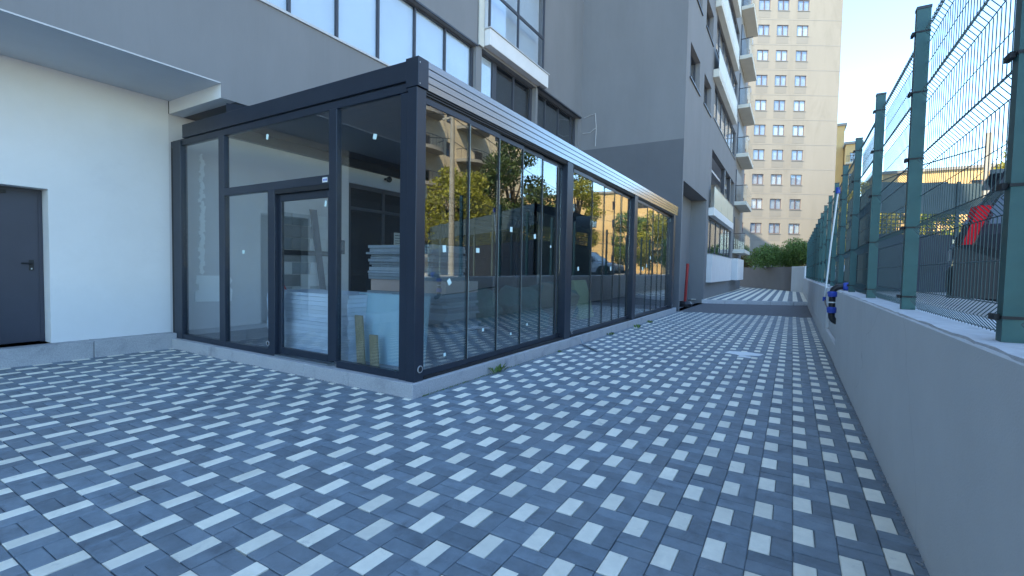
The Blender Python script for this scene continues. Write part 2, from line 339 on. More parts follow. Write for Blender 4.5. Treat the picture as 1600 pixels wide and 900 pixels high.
def lay_bricks(parent, x0, x1, y0, y1, zt, keep, single=0, stripes=False):
    whites = []; darks = []
    i0 = int((x0 - OX) / CELL) - 1; i1 = int((x1 - OX) / CELL) + 1; j0 = int((y0 - OY) / CELL) - 1; j1 = int((y1 - OY) / CELL) + 1
    for i in range(i0, i1 + 1):
        for j in range(j0, j1 + 1):
            x = OX + i * CELL; y = OY + j * CELL
            if not keep(x + 0.1, y + 0.1): continue
            if stripes:
                for q in (0, .1): (whites if i % 2 == 0 else darks).append((x + q, y, 1))
            elif (i + j) % 2 == 0: whites.append((x, y, 0)); darks.append((x + 0.1, y, 1))
            else: darks.append((x, y, 0)); darks.append((x, y + 0.1, 0))
    def rank(b):
        q = cam_px(b[0] + 0.08, b[1] + 0.08)
        if not q or not (-5 < q[0] < 1605 and q[1] < 905): return 1e9
        return q[2]
    # a brick whose corner is hidden by a kerb or wall is not counted first
    for lst, nm, mat in ((whites, 'white_paver', 'paver_white'), (darks, 'dark_paver', 'paver_dark')):
        lst.sort(key=rank)
        nsing = single
        mw = WH.mesh(nm, mat); md = DX.mesh(nm, mat)
        rest = MB()
        for k, (x, y, o) in enumerate(lst):
            rr = random.Random(hash((round(x * 50), round(y * 50))))
            dz = rr.uniform(-0.0024, 0.0018); ja = rr.uniform(-0.006, 0.006); jx = rr.uniform(-0.0015, 0.0015); tx = rr.uniform(-0.012, 0.012); ty = rr.uniform(-0.01, 0.01)
            vert = (nm == 'white_paver') or o == 1
            if k < nsing:
                ob = inst(mw if vert else md, nm, parent, (x + jx, y + jx, zt + dz), (tx, ty, ja))
            else:
                src = WH if vert else DX
                n = len(rest.v); ca, sa = math.cos(ja), math.sin(ja)
                rest.v += [(x + jx + vx * ca - vy * sa, y + jx + vx * sa + vy * ca, zt + dz + vz + vy * tx - vx * ty) for vx, vy, vz in src.v]
                rest.f += [tuple(n + q for q in f) for f in src.f]
        rest.mi = [0] * len(rest.f)
        if rest.v: tag(rest.build(nm, mat, parent), kind='stuff')
lay_bricks(pav, -9.0, 0.66, -3.0, 18.2, 0.004, lambda x, y: (x < -3.35 and x > -8.85 and y < 3.86) or (-3.62 < x < 0.66 and y < YEDGE(x) - 0.05), 300)

struct(MB().prism([(-8.9, 17.2, -0.055), (-3.4, 17.2, -0.055), (0.72, 17.9, -0.055), (0.9, 25.0, -0.055), (-3.44, 22.9, -0.055), (-8.9, 22.9, -0.055)], (0, 0, 0.055)).build('driveway', 'asphalt'))
up = struct(MB().prism([(-3.6, YKERB(-3.6) + 0.12, -0.05), (1.0, YKERB(1.0) + 0.12, -0.05), (1.0, 60, -0.05), (-9, 60, -0.05), (-9, 24, -0.05)], (0, 0, 0.21)).build('raised_pavement', 'sand'))
lay_bricks(up, -4.2, 0.95, 22.5, 44, 0.178, lambda x, y: y > YKERB(x) + 0.2 and (x < 0.85) and y < 43, 0, True)
k = thing('kerb', (-3.44, 22.75, 0), 'low pale concrete kerb edging the raised paving beyond the driveway', 'kerb')
n = 5
for i in range(n):
    xa = -3.5 + i * (4.5 / n) + 0.008; xb = -3.5 + (i + 1) * (4.5 / n) - 0.008
    MB().prism([(xa, YKERB(xa) - 0.06, -0.02), (xb, YKERB(xb) - 0.06, -0.02), (xb, YKERB(xb) + 0.1, -0.02), (xa, YKERB(xa) + 0.1, -0.02)], (0, 0, 0.19)).build('kerb_stone', 'coping', k, bevel=0.012)
struct(MB().prism([(1.02, -25, -0.05), (90, -25, -0.05), (90, 140, -0.05), (1.02, 140, -0.05)], (0, 0, 0.99)).build('car_park', 'car_park'))
# rough gravel and dirt gathered at the foot of the wall and kerbs
db = MB()
for _ in range(900):
    t = rnd.random()
    if t < 0.7: x = 0.612 - abs(rnd.gauss(0, 0.014)); y = rnd.uniform(1.2, 12)
    elif t < 0.85: x = -3.425 + abs(rnd.gauss(0, 0.012)); y = rnd.uniform(3.8, 16.8)
    else: x = rnd.uniform(-8.6, -3.6); y = 3.715 - abs(rnd.gauss(0, 0.01))
    s_ = rnd.uniform(0.003, 0.009)
    db.obox((x, y, 0.006 + s_ / 2), s_ * 1.4, s_, s_, Matrix.Rotation(rnd.uniform(0, 3), 3, 'Z') @ Matrix.Rotation(rnd.uniform(-.5, .5), 3, 'X'))
tag(db.build('gravel', 'concrete'), 'fine grit and gravel gathered along the foot of the walls', 'gravel', kind='stuff')

# ================================================================== MAIN APARTMENT BUILDING
XW = -8.95; XO = -7.35; XS = -3.44; YB = 17.35; HT = 28.5
ap = thing('apartment_building', (-8.95, 3.81, 0), 'grey and white apartment block with overhanging upper storeys along the left', 'building')
w = MB()
holed(w, 'X', XW, 0.2, 3.80, 0, 4.08, [(1.33, 2.315, 0.25, 2.41)], -0.30)
w.build('white_wall', 'white_plaster', ap)
MB().quad((XW, -40, 0), (XW, 0.2, 0), (XW, 0.2, 4.08), (XW, -40, 4.08)).build('unseen_grey_wall', 'dark_plaster', ap)  # unseen stretch, kept dark so the front panes reflect less light
w = MB(); holed(w, 'X', XW, 3.80, YB, 0, 3.87, [(7.48, 10.2, 0.17, 3.36), (10.2, 17.0, 0.17, 3.86)], -0.1); w.build('inner_wall', 'inner_plaster', ap)
# unseen solid core, added to stop light leaking through the hollow building
c = MB(); c.box(-17, -9.5, -40, 40, 0, HT - 0.2); c.box(-9.5, -7.9, -40, YB + 0.6, 4.5, HT - 0.25); c.box(-9.6, -4.9, YB + 0.6, 40, 0.0, HT - 0.3); c.build('light_block_core', 'dim_room', ap)
B(-17.2, XO - 0.02, -40.2, YB, HT - 0.15, HT + 0.3).build('roof', 'dark_plaster', ap)
B(-17.2, XS - 0.02, YB + 0.003, 40.2, HT - 0.15, HT + 0.3).build('roof', 'dark_plaster', ap)
c = MB().quad((XW, -40, 4.08), (XO, -40, 4.08), (XO, 3.81, 4.08), (XW, 3.81, 4.08)); c.build('soffit', 'soffit_white', ap)
B(XW + 0.002, XO - 0.004, 3.81, 4.02, 3.87, 4.079).build('soffit_beam', 'white_plaster', ap)
MB().quad((XW, 4.02, 3.872), (XO, 4.02, 3.872), (XO, YB, 3.872), (XW, YB, 3.872)).build('soffit', 'ceiling_dark', ap)  # soffit over the pavilion, its unlit shade put into a dark colour
B(XO - 0.01, XO + 0.006, -40, 3.80, 4.072, 4.09).build('drip_edge', 'coping', ap)
# overhanging wall with its openings
RIB = (2.0, 10.25, 5.60, 7.25); LOW = (10.5, 13.6, 5.60, 7.29); LOW2 = (13.72, 17.1, 5.60, 7.29); BAL = (10.62, 13.9, 7.82, 10.4)
holes = [RIB, LOW, LOW2, BAL, (2.0, 10.25, 8.75, 10.4), (2.0, 10.25, 11.9, 13.5), (10.62, 13.9, 11.0, 13.5)]
w = MB(); holed(w, 'X', XO, 3.805, YB, 3.87, HT, holes, -0.22); w.quad((XO, -40, 4.08), (XO, 3.805, 4.08), (XO, 3.805, HT), (XO, -40, HT)); w.build('overhanging_wall', 'grey_plaster', ap)
def window_row(x, cuts, z0, z1, inner, fr=0.035, glassm='glass_facade', dz=0.0, trans=None, back=0.2):
    """one window part: frame, with its panes as sub-parts"""
    f = MB(); a0, a1 = cuts[0], cuts[-1]
    f.box(x - 0.06, x, a0, a1, z0, z0 + fr); f.box(x - 0.06, x, a0, a1, z1 - fr, z1)
    for i, a in enumerate(cuts):
        wd = fr if i in (0, len(cuts) - 1) else fr * 0.6
        a_ = min(max(a, a0 + wd), a1 - wd)
        f.box(x - 0.062, x + 0.004, a_ - wd, a_ + wd, z0 + fr + .001, z1 - fr - .001)
    if trans: f.box(x - 0.058, x + 0.002, a0 + fr, a1 - fr, trans - fr, trans + fr)
    o = f.build('window', 'window_frame', ap)
    for i in range(len(cuts) - 1):
        B(x - 0.036, x - 0.026, cuts[i] + fr * .5, cuts[i+1] - fr * .5, z0 + fr * .6, z1 - fr * .6).build('pane', glassm, o)
    B(x - back - 0.02, x - back, a0, a1, z0, z1).build('blind' if inner == 'blind' else 'room_backdrop', inner, o)
    return o
window_row(XO - 0.10, [2.0, 2.98, 3.96, 4.98, 5.95, 6.96, 8.04, 9.10, 10.25], RIB[2], RIB[3], 'blind', back=0.08)
B(XO - 0.03, XO + 0.03, 1.95, 10.3, 5.555, 5.597).build('window_sill', 'coping', ap)
B(XO - 0.03, XO + 0.03, 1.95, 10.3, 7.253, 7.29).build('window_lintel', 'window_frame', ap)
window_row(XO - 0.16, [10.5, 11.37], LOW[2], LOW[3], 'blind', 0.05, back=0.05)
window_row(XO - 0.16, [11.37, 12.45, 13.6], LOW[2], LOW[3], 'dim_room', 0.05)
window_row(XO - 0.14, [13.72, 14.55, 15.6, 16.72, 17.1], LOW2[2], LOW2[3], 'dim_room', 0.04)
B(XO - 0.02, XO + 0.10, 13.65, 17.2, 7.295, 7.34).build('canopy_strip', 'window_frame', ap)
window_row(XO - 0.12, [2.0, 4.0, 6.0, 8.0, 10.25], 8.75, 10.4, 'blind'); window_row(XO - 0.12, [2.0, 4.0, 6.0, 8.0, 10.25], 11.9, 13.5, 'blind')
window_row(XO - 0.12, [10.62, 12.2, 13.9], 11.0, 13.5, 'dim_room')
# glazed balcony over the pavilion
ba = B(XO, XO + 0.23, 10.55, 14.0, 7.36, 7.79).build('balcony', 'balcony_white', ap, bevel=0.008)
B(XO - 0.01, XO + 0.26, 10.52, 14.03, 7.791, 7.82).build('balcony_sill', 'coping', ba)
B(XO - 0.15, XO - 0.12, 10.62, 13.9, 7.82, 10.4).build('back_panel', 'blind', ba)
f = MB()
for y in (10.6, 12.1, 13.72): f.box(XO + 0.14, XO + 0.19, y - 0.03, y + 0.03, 7.82, 10.4)
f.box(XO + 0.145, XO + 0.185, 10.58, 13.74, 8.80, 8.88); f.box(XO + 0.145, XO + 0.185, 10.58, 13.74, 10.33, 10.4)
f.build('glazing_frame', 'window_frame', ba)
for y0, y1 in ((10.63, 12.07), (12.13, 13.69)):
    for z0, z1 in ((7.83, 8.80), (8.88, 10.33)): B(XO + 0.16, XO + 0.168, y0, y1, z0, z1).build('pane', 'glass_facade', ba)
B(XO + 0.02, XO + 0.06, 10.3, 10.52, 7.3, 11.0).build('downpipe_cover', 'balcony_cream', ap)
B(XO + 0.001, XO + 0.22, 10.50, 14.05, 10.45, 10.95).build('balcony', 'balcony_white', ap, bevel=0.008)
# ---- block at the end
w = MB(); w.quad((-7.35, YB, 6.10), (XS, YB, 6.10), (XS, YB, HT), (-7.35, YB, HT)); w.build('block_wall', 'grey_plaster', ap)
w = MB(); w.quad((-9.0, YB - 0.004, 0), (XS + .0, YB - 0.004, 0), (XS + .0, YB - 0.004, 6.10), (-9.0, YB - 0.004, 6.10)); w.build('block_base', 'dark_plaster', ap)
ST = 3.135
wins = [(a, b, 8.46 + i * ST, 9.70 + i * ST) for i in range(4) for a, b in ((18.0, 20.0), (21.05, 22.95))]
NICHE = (17.5, 22.75, 0.0, 4.66)
LOGG = (23.85, 33.6, 4.42, 7.2); GLOW = (23.5, 33.0, 2.27, 4.02)
UPPER = [(23.95, 33.3, 8.68 + i * ST, 10.30 + i * ST + (0.0)) for i in range(4)]
w = MB()
holed(w, 'X', XS, YB, 40, 0, HT, wins + [NICHE, LOGG, GLOW] + UPPER, -0.25)
w.build('block_side_wall', 'grey_plaster', ap)
nb = MB(); nb.quad((-4.10, 17.4, 0), (-4.10, 22.9, 0), (-4.10, 22.9, 4.7), (-4.10, 17.4, 4.7)); nb.quad((-4.1, 22.745, 0), (XS - 0.24, 22.745, 0), (XS - 0.24, 22.745, 4.66), (-4.1, 22.745, 4.66))
nb.quad((-4.1, 17.505, 0), (XS - 0.24, 17.505, 0), (XS - 0.24, 17.505, 4.66), (-4.1, 17.505, 4.66)); nb.quad((-4.1, 17.5, 4.655), (-4.1, 22.75, 4.655), (XS - 0.24, 22.75, 4.655), (XS - 0.24, 17.5, 4.655))
nb.build('niche_wall', 'grey_plaster', ap)
for (a, b, z0, z1) in wins:
    window_row(XS - 0.18, [a, (a + b) / 2, b], z0, z1, 'dim_room', 0.04)
    B(XS - 0.05, XS + 0.05, a - 0.06, b + 0.06, z0 - 0.055, z0 - 0.003).build('window_sill', 'window_frame', ap)
# balcony stack along the side wall
gw = [23.5, 24.6, 26.4, 28.2, 30.0, 31.4, 33.0]
window_row(XS - 0.05, gw, 2.27, 4.02, 'dim_room', 0.06)
pb = B(XS + 0.002, -3.20, 23.28, 31.25, 0.94, 2.25).build('parapet', 'balcony_white', ap, bevel=0.01)
B(XS + 0.002, -3.18, 23.26, 31.3, 2.252, 2.27).build('parapet_cap', 'coping', pb)
B(XS + 0.002, -2.95, 32.3, 36.5, 0.94, 2.3).build('parapet', 'balcony_white', ap, bevel=0.01)
c = MB(); c.quad((-4.9, 23.6, 4.425), (-4.9, 33.7, 4.425), (-4.9, 33.7, 7.19), (-4.9, 23.6, 7.19)); c.quad((-4.9, 23.6, 7.19), (-4.9, 33.7, 7.19), (XS - .24, 33.7, 7.19), (XS - .24, 23.6, 7.19)); c.quad((-4.9, 23.6, 4.43), (-4.9, 33.7, 4.43), (XS - .24, 33.7, 4.43), (XS - .24, 23.6, 4.43))
c.quad((-4.9, 33.6, 4.43), (XS - .24, 33.6, 4.43), (XS - .24, 33.6, 7.19), (-4.9, 33.6, 7.19)); c.build('loggia_wall', 'soffit_white', ap)
for y in (28.9, 31.6): B(XS - 0.22, XS - 0.03, y, y + 0.25, 4.44, 7.18).build('loggia_post', 'window_frame', ap)
B(XS - 0.5, XS - 0.26, 24.2, 33.4, 6.5, 6.62).build('loggia_rail', 'coping', ap)
lv = [4.03] + [10.31 + i * ST for i in range(4)]
for i, z in enumerate(lv):
    s_ = B(XS + 0.002, -3.18, 23.32, 31.3, z, z + 0.36).build('balcony', 'balcony_cream' if i else 'balcony_white', ap, bevel=0.01)
    p = 0
    for y0, y1 in ((23.36, 25.9), (25.95, 28.5), (28.55, 31.2)):
        B(-3.215, -3.203, y0, y1, z + 0.37, z + 1.32).build('rail_pane', 'glass_rail', s_)
    B(-3.225, -3.19, 23.34, 31.25, z + 1.325, z + 1.36).build('handrail', 'window_frame', s_)
for i in range(4):
    z0, z1 = UPPER[i][2], UPPER[i][3]
    window_row(XS - 0.06, [23.95, 25.3, 26.9, 28.6, 30.2, 31.8, 33.3], z0, z1, 'pale_curtain', 0.06, back=0.12)
    B(XS - 0.02, XS + 0.035, 23.9, 33.35, z0 - 0.06, z0 - 0.004).build('window_sill', 'window_frame', ap)
    # deeper slab further along the wall
for i, z in enumerate((2.7, 5.82, 8.92, 12.05, 15.18, 18.3)):
    s_ = B(XS + 0.002, -2.72, 33.9, 38.2, z, z + 0.24).build('balcony', 'balcony_cream', ap, bevel=0.01)
    B(-2.75, -2.735, 33.95, 38.15, z + 0.24, z + 1.25).build('rail_pane', 'glass_front', s_)
    B(XS + 0.05, -2.76, 33.93, 33.945, z + 0.24, z + 1.25).build('rail_pane', 'glass_front', s_)
    B(XS + 0.02, -2.72, 33.915, 33.955, z + 1.252, z + 1.29).build('handrail', 'window_frame', s_)
    B(XS + 0.003, XS + 0.05, 34.3, 37.6, z + 0.26, z + 2.4).build('balcony_door', 'window_frame', s_)
# service door in the white wall
d = B(XW - 0.29, XW - 0.245, 1.34, 2.285, 0.262, 2.395).build('door', 'door_paint', ap, bevel=0.004)
f = MB(); f.box(XW - 0.295, XW - 0.235, 2.27, 2.312, 0.255, 2.40); f.box(XW - 0.295, XW - 0.235, 1.335, 2.268, 2.36, 2.405); f.build('door_frame', 'door_paint', d)
h = MB(); h.tube([(XW - 0.248, 2.19, 1.37), (XW - 0.19, 2.19, 1.37), (XW - 0.185, 2.08, 1.372)], 0.011, 8); h.box(XW - 0.25, XW - 0.238, 2.165, 2.215, 1.27, 1.42); h.build('door_handle', 'black', d)
B(XW - 0.238, XW - 0.233, 2.183, 2.197, 1.285, 1.305).build('lock', 'steel', d)
B(XW - 0.245, XW - 0.20, 1.75, 1.95, 2.32, 2.36).build('door_closer', 'black', d)
# granite step along the white wall
kb = thing('wall_plinth', (-8.73, 3.8, 0), 'long grey granite step at the foot of the white wall', 'plinth')
ys = [3.80, 2.72, 1.62, 0.5, -0.6, -1.7, -2.8, -3.2]
for i in range(len(ys) - 1):
    B(XW - 0.36, -8.73, ys[i+1] + 0.003, ys[i] - 0.003, -0.03, 0.25).build('granite_stone', 'granite', kb, bevel=0.008)
# tall glazed shop doors inside, with pull handles
sf = MB()
for y in (7.48, 8.55, 9.65, 10.9, 12.12, 13.7, 15.3, 16.92): sf.box(XW - 0.09, XW - 0.02, y, y + 0.075, 0.18, 3.355)
sf.box(XW - 0.09, XW - 0.02, 7.556, 16.92, 3.26, 3.354); sf.box(XW - 0.088, XW - 0.022, 7.556, 16.92, 2.75, 2.82)
so = sf.build('shop_front', 'window_frame', ap)
for a, b in ((7.555, 8.55), (8.625, 9.65), (9.725, 10.9), (10.975, 12.12), (12.2, 13.7), (13.78, 15.3), (15.38, 16.92)): B(XW - 0.06, XW - 0.05, a, b, 0.19, 3.26).build('pane', 'shop_glass', so)
for y in (8.48, 8.7): MB().tube([(XW + 0.03, y, 0.95), (XW + 0.03, y, 1.9)], 0.014, 8).build('pull_handle', 'steel', so)
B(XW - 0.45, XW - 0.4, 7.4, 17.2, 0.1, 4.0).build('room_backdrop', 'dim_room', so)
# service meter cable on the block wall
cb = MB(); cb.tube([(-6.72, YB - 0.02, 6.2), (-6.7, YB - 0.03, 6.9), (-6.75, YB - 0.03, 7.45), (-7.0, YB - 0.02, 7.4), (-7.2, YB - 0.02, 7.35)], 0.012, 6); cb.tube([(-6.7, YB - 0.03, 6.9), (-6.95, YB - 0.03, 6.75), (-7.25, YB - 0.03, 6.75)], 0.01, 6)
cb.build('wall_cable', 'coping', ap)

# ================================================================== GLASS PAVILION
gp = thing('glass_pavilion', (-3.43, 3.72, 0), 'dark framed glass pavilion with flat roof standing on a granite plinth', 'pavilion')
PX1 = -3.47; PY0 = 3.78; PYE = 16.85
# plinth stones
xs = [-8.72, -7.6, -6.35, -5.28, -4.45, -3.43]
for i in range(len(xs) - 1): B(xs[i] + 0.003, xs[i+1] - 0.003 if i < 4 else -3.43, 3.715, 3.98, -0.03, 0.165).build('plinth_stone', 'granite', gp, bevel=0.006)
yy = 3.982
while yy < 16.9:
    ye = min(yy + 1.08, 16.95); B(-3.72, -3.43, yy + 0.002, ye - 0.003, -0.03, 0.165).build('plinth_stone', 'granite', gp, bevel=0.006); yy = ye
B(-8.94, -3.715, 3.975, YB - 0.01, -0.03, 0.16).build('floor', 'concrete', gp)
# posts
def post(x0, x1, y0, y1, z0=0.166, z1=3.33, name='post', mat='anthracite'): return B(x0, x1, y0, y1, z0, z1).build(name, mat, gp, bevel=0.004)
post(-3.60, PX1, PY0, PY0 + 0.15); post(-3.715, -3.603, PY0 + 0.01, PY0 + 0.1, z1=3.29)
post(-8.80, -8.55, PY0 + 0.012, PY0 + 0.12, z1=3.39)
post(-8.945, -8.803, PY0 + 0.05, PY0 + 0.13, z1=3.42, mat='black')  # black filler strip, painted as the shade in the gap beside the wall
P2 = (7.58, 7.93); P3 = (11.58, 12.2); 
post(PX1 - 0.15, PX1, 7.66, 7.90); post(PX1 - 0.15, PX1, 11.78, 12.05); post(PX1 - 0.15, PX1, 16.3, 16.55); 
post(PX1 - 0.1, PX1 - 0.02, 7.91, 7.97, z1=3.2); post(PX1 - 0.1, PX1 - 0.02, 12.06, 12.12, z1=3.2)
# roof fascia : stepped profile, front and long side
f = MB(); f.box(-8.5, PX1 - 0.03, PY0 + 0.02, PY0 + 0.12, 3.42, 3.63); f.box(-8.9, PX1 - 0.14, PY0 + 0.035, PY0 + 0.11, 3.31, 3.40); f.box(-8.9, PX1 - 0.14, PY0 + 0.055, PY0 + 0.1, 3.395, 3.425, 0)
f.build('front_beam', 'anthracite', gp, bevel=0.004)
B(PX1 - 0.16, PX1 + 0.02, PY0 - 0.005, PY0 + 0.16, 3.335, 3.64).build('corner_cap', 'anthracite', gp, bevel=0.003)
f = MB(); y0, y1 = PY0 + 0.165, PYE
for z0, z1, dx in ((3.34, 3.412, 0.0), (3.416, 3.488, 0.004), (3.492, 3.563, 0.008), (3.567, 3.64, 0.012)): f.box(PX1 - 0.14, PX1 + dx, y0, y1, z0, z1)
f.build('side_beam', 'alu_beam', gp, bevel=0.003)
f = MB(); f.box(PX1 - 0.12, PX1 - 0.03, PY0 + 0.16, 16.5, 3.27, 3.336)
for z in (3.285, 3.315): f.box(PX1 - 0.03, PX1 - 0.012, PY0 + 0.16, 16.5, z, z + 0.014)
f.build('top_track', 'black', gp)
B(-7.42, PX1 - 0.145, PY0 + 0.125, PYE, 3.50, 3.56).build('roof', 'ceiling_dark', gp)
yy = 4.1
while yy < 16.7:
    B(-7.4, PX1 - 0.16, yy, yy + 0.20, 3.46, 3.485).build('roof_louvre', 'ceiling_dark', gp); yy += 0.2012
B(XO + 0.02, XO + 0.10, PY0 + 0.1, PYE, 3.30, 3.64).build('rear_beam', 'anthracite', gp)
MB().prism([(-7.25, PY0 + 0.05, 3.631), (-7.25, PY0 + 0.05, 3.78), (-6.6, PY0 + 0.05, 3.631)], (0, 0.06, 0)).build('roof_upstand', 'anthracite', gp)
# front glazing : mullions, transom, door
for x0, x1, zt in ((-7.42, -7.27, 3.31), (-4.91, -4.77, 3.31)): B(x0, x1, PY0 + 0.02, PY0 + 0.1, 0.24, zt).build('mullion', 'anthracite', gp, bevel=0.003)
B(-6.17, -6.02, PY0 + 0.015, PY0 + 0.105, 0.17, 2.42).build('mullion', 'anthracite', gp, bevel=0.003)
B(-7.268, -4.912, PY0 + 0.018, PY0 + 0.102, 2.42, 2.53).build('transom', 'anthracite', gp, bevel=0.003)
for x0, x1 in ((-8.548, -7.27 - .15 + .15), (-7.265, -6.172), (-4.768, -3.717)): B(x0, x1, PY0 + 0.022, PY0 + 0.095, 0.168, 0.25).build('bottom_rail', 'anthracite', gp, bevel=0.003)
gl = lambda x0, x1, z0, z1: B(x0, x1, PY0 + 0.055, PY0 + 0.063, z0, z1).build('pane', 'glass_front', gp)
p1 = gl(-8.548, -7.421, 0.251, 3.309); p2 = gl(-7.268, -6.172, 0.251, 2.419); p3 = gl(-7.268, -4.912, 2.531, 3.309); p4 = gl(-4.768, -3.717, 0.251, 3.309)
dr = MB(); dr.box(-6.018, -5.95, PY0 + 0.07, PY0 + 0.115, 0.2, 2.36); dr.box(-4.99, -4.915, PY0 + 0.07, PY0 + 0.115, 0.2, 2.36); dr.box(-5.949, -4.991, PY0 + 0.07, PY0 + 0.115, 0.2, 0.29); dr.box(-5.949, -4.991, PY0 + 0.07, PY0 + 0.115, 2.27, 2.36)
do = dr.build('sliding_door', 'anthracite', gp, bevel=0.003)
pd = B(-5.949, -4.991, PY0 + 0.088, PY0 + 0.096, 0.29, 2.27).build('pane', 'glass_front', do)
B(-6.015, -4.915, PY0 + 0.02, PY0 + 0.125, 2.362, 2.418).build('door_head', 'black', gp)
B(-6.015, -4.915, PY0 + 0.01, PY0 + 0.12, 0.168, 0.19).build('door_sill', 'steel', gp)
def ring(x, y, z, ax, parent, r=0.036):
    mb = MB(); q = []
    for i in range(13):
        a = 2 * math.pi * i / 12
        q.append((x, y + r * math.cos(a), z + r * math.sin(a)) if ax == 'X' else (x + r * math.cos(a), y, z + r * math.sin(a)))
    mb.tube(q, 0.007, 8, caps=False); o = mb.build('drain_outlet', 'concrete', parent, smooth=True)
    n_ = 12; dk = MB(); dk.prism([(x + (.0 if ax == 'X' else r * math.cos(2*math.pi*i/n_)), y + (r * math.cos(2*math.pi*i/n_) if ax == 'X' else 0), z + r * math.sin(2*math.pi*i/n_)) for i in range(n_)], (0.004, 0, 0) if ax == 'X' else (0, 0.004, 0)); dk.build('outlet_hole', 'black', o)
ring(PX1 + 0.006, PY0 + 0.085, 0.30, 'X', gp); ring(-6.17, PY0 + 0.01, 0.33, 'Y', gp, 0.03)
ring(PX1 + 0.006, 8.0, 0.26, 'X', gp, 0.025); ring(PX1 + 0.006, 12.1, 0.26, 'X', gp, 0.025); ring(PX1 + 0.006, 16.5, 0.26, 'X', gp, 0.03)
for z in (3.36, 3.58): MB().tube([(PX1 + 0.021, PY0 + 0.02, z), (PX1 + 0.024, PY0 + 0.02, z)], 0.008, 6).build('screw', 'steel', gp)
lb = B(-5.02, -4.93, PY0 + 0.012, PY0 + 0.0165, 2.44, 2.50).build('name_plate', 'paper', gp)
for x in (-5.0, -4.975, -4.95): B(x, x + 0.014, PY0 + 0.009, PY0 + 0.0118, 2.457, 2.482).build('print_mark', 'blue_plastic', lb)
def stick(par, x, z, wd=0.045, hh=0.06, rot=0.0, y=PY0 + 0.051):
    MB().obox((x, y, z), wd, 0.002, hh, Matrix.Rotation(rot, 3, 'Y')).build('sticker', 'sticker', par)
stick(p3, -6.23, 3.16, 0.05, 0.07, 0.2); stick(p4, -4.15, 2.9, 0.055, 0.06, 0.25); stick(p2, -6.82, 1.59, 0.05, 0.05, 0); stick(do, -5.03, 2.19, 0.035, 0.075, 0.15, PY0 + 0.068); 
# long side : frameless sliding panels, each with rail, pane and bright glass edge
bays = [[3.95, 4.74, 5.45, 6.14, 6.82, 7.42, 7.655], [7.975, 8.91, 9.65, 10.37, 10.94, 11.54, 11.775], [12.125, 13.06, 13.76, 14.47, 15.10, 15.8, 16.295]]
for bi, cuts in enumerate(bays):
    B(PX1 - 0.13, PX1 - 0.012, cuts[0] + .002, cuts[-1] - .002, 0.167, 0.20).build('bottom_track', 'black', gp)
    for i in range(len(cuts) - 1):
        last = i == len(cuts) - 2
        a, b = cuts[i], cuts[i+1] + (0.0 if last else 0.035)
        x = PX1 - 0.035 - 0.016 * i
        q0, q1 = rnd.uniform(-.003, .003), rnd.uniform(-.003, .003)         # panes never hang quite true
        o = MB().prism([(x - .004 + q0, a + .006, .276), (x + .004 + q0, a + .006, .276), (x + .004 + q1, b - .004, .276), (x - .004 + q1, b - .004, .276)], (rnd.uniform(-.004, .004), 0, 2.923)).build('glass_panel', 'glass_clear', gp)
        B(x - 0.012, x + 0.012, a + 0.003, b, 0.203, 0.275).build('bottom_rail', 'anthracite', o, bevel=0.002); B(x - 0.012, x + 0.012, a + 0.003, b, 3.20, 3.265).build('top_rail', 'anthracite', o, bevel=0.002)
        if last: B(x - 0.012, x + 0.012, a + 0.05, a + 0.11, 0.276, 3.199).build('stile', 'anthracite', o, bevel=0.002)
        if i:
            B(x + 0.022, x + 0.030, a + 0.026, a + 0.036, 0.276, 3.199).build('glass_edge', 'glass_edge', o)
            B(x + 0.022, x + 0.034, a + 0.0, a + 0.025, 0.276, 3.199).build('edge_shadow', 'black', o)  # black strip painting the shadow side of the pale pane edge
        for (sy, sz, sw, sh, sr) in ((4.30, 1.64, .075, .10, .1), (5.0, 1.65, .09, .075, 0), (4.40, 1.25, .075, .085, .6), (5.86, 1.99, .08, .09, 0), (6.62, 1.94, .08, .09, .2), (7.23, 1.81, .05, .05, .3), (4.33, .39, .05, .05, .1), (5.15, .6, .05, .05, 0), (5.9, .46, .045, .045, 0), (6.42, .55, .045, .045, .3),
                                     (8.3, 1.44, .08, .09, .2), (10.25, 1.46, .09, .11, .3), (12.77, 1.48, .1, .12, .2), (13.6, 1.8, .1, .1, .5), (13.22, 1.57, .08, .12, .4)):
            if a + .04 < sy < cuts[i+1] - .02: MB().obox((x + 0.006, sy, sz), 0.002, sw * .8, sh * .8, Matrix.Rotation(sr, 3, 'X')).build('sticker', 'sticker', o)

# ================================================================== THINGS INSIDE THE PAVILION
FZ = 0.162
t = thing('board_stack', (-4.8, 5.4, FZ), 'tall stack of dark grey boards standing behind the corner pane', 'board stack')
z = FZ; i = 0
while z < 1.70:
    th = rnd.choice((0.035, 0.045, 0.06, 0.03)); pink = 1.05 < z < 1.12
    if pink: th = 0.17
    dx, dy = rnd.uniform(-.04, .04), rnd.uniform(-.04, .04); x0 = -5.5 if not pink else -5.45; x1 = -4.25 if z > 1.2 else -4.0
    MB().obox(((x0 + x1) / 2 + dx, 5.35 + dy, z + th / 2), x1 - x0, 0.75, th - 0.004, Matrix.Rotation(rnd.uniform(-.03, .03), 3, 'Z')).build('board', 'board_pink' if pink else 'board_grey', t); z += th
t = thing('pale_board_stack', (-5.5, 4.4, FZ), 'stack of pale blue white boards behind the sliding door', 'board stack')
z = FZ
while z < 1.02:
    th = rnd.choice((0.05, 0.06, 0.045)); MB().obox((-5.75 + rnd.uniform(-.01, .01), 4.45 + rnd.uniform(-.015, .015), z + th / 2), 1.75, 0.75, th - 0.003).build('board', 'board_pale', t); z += th
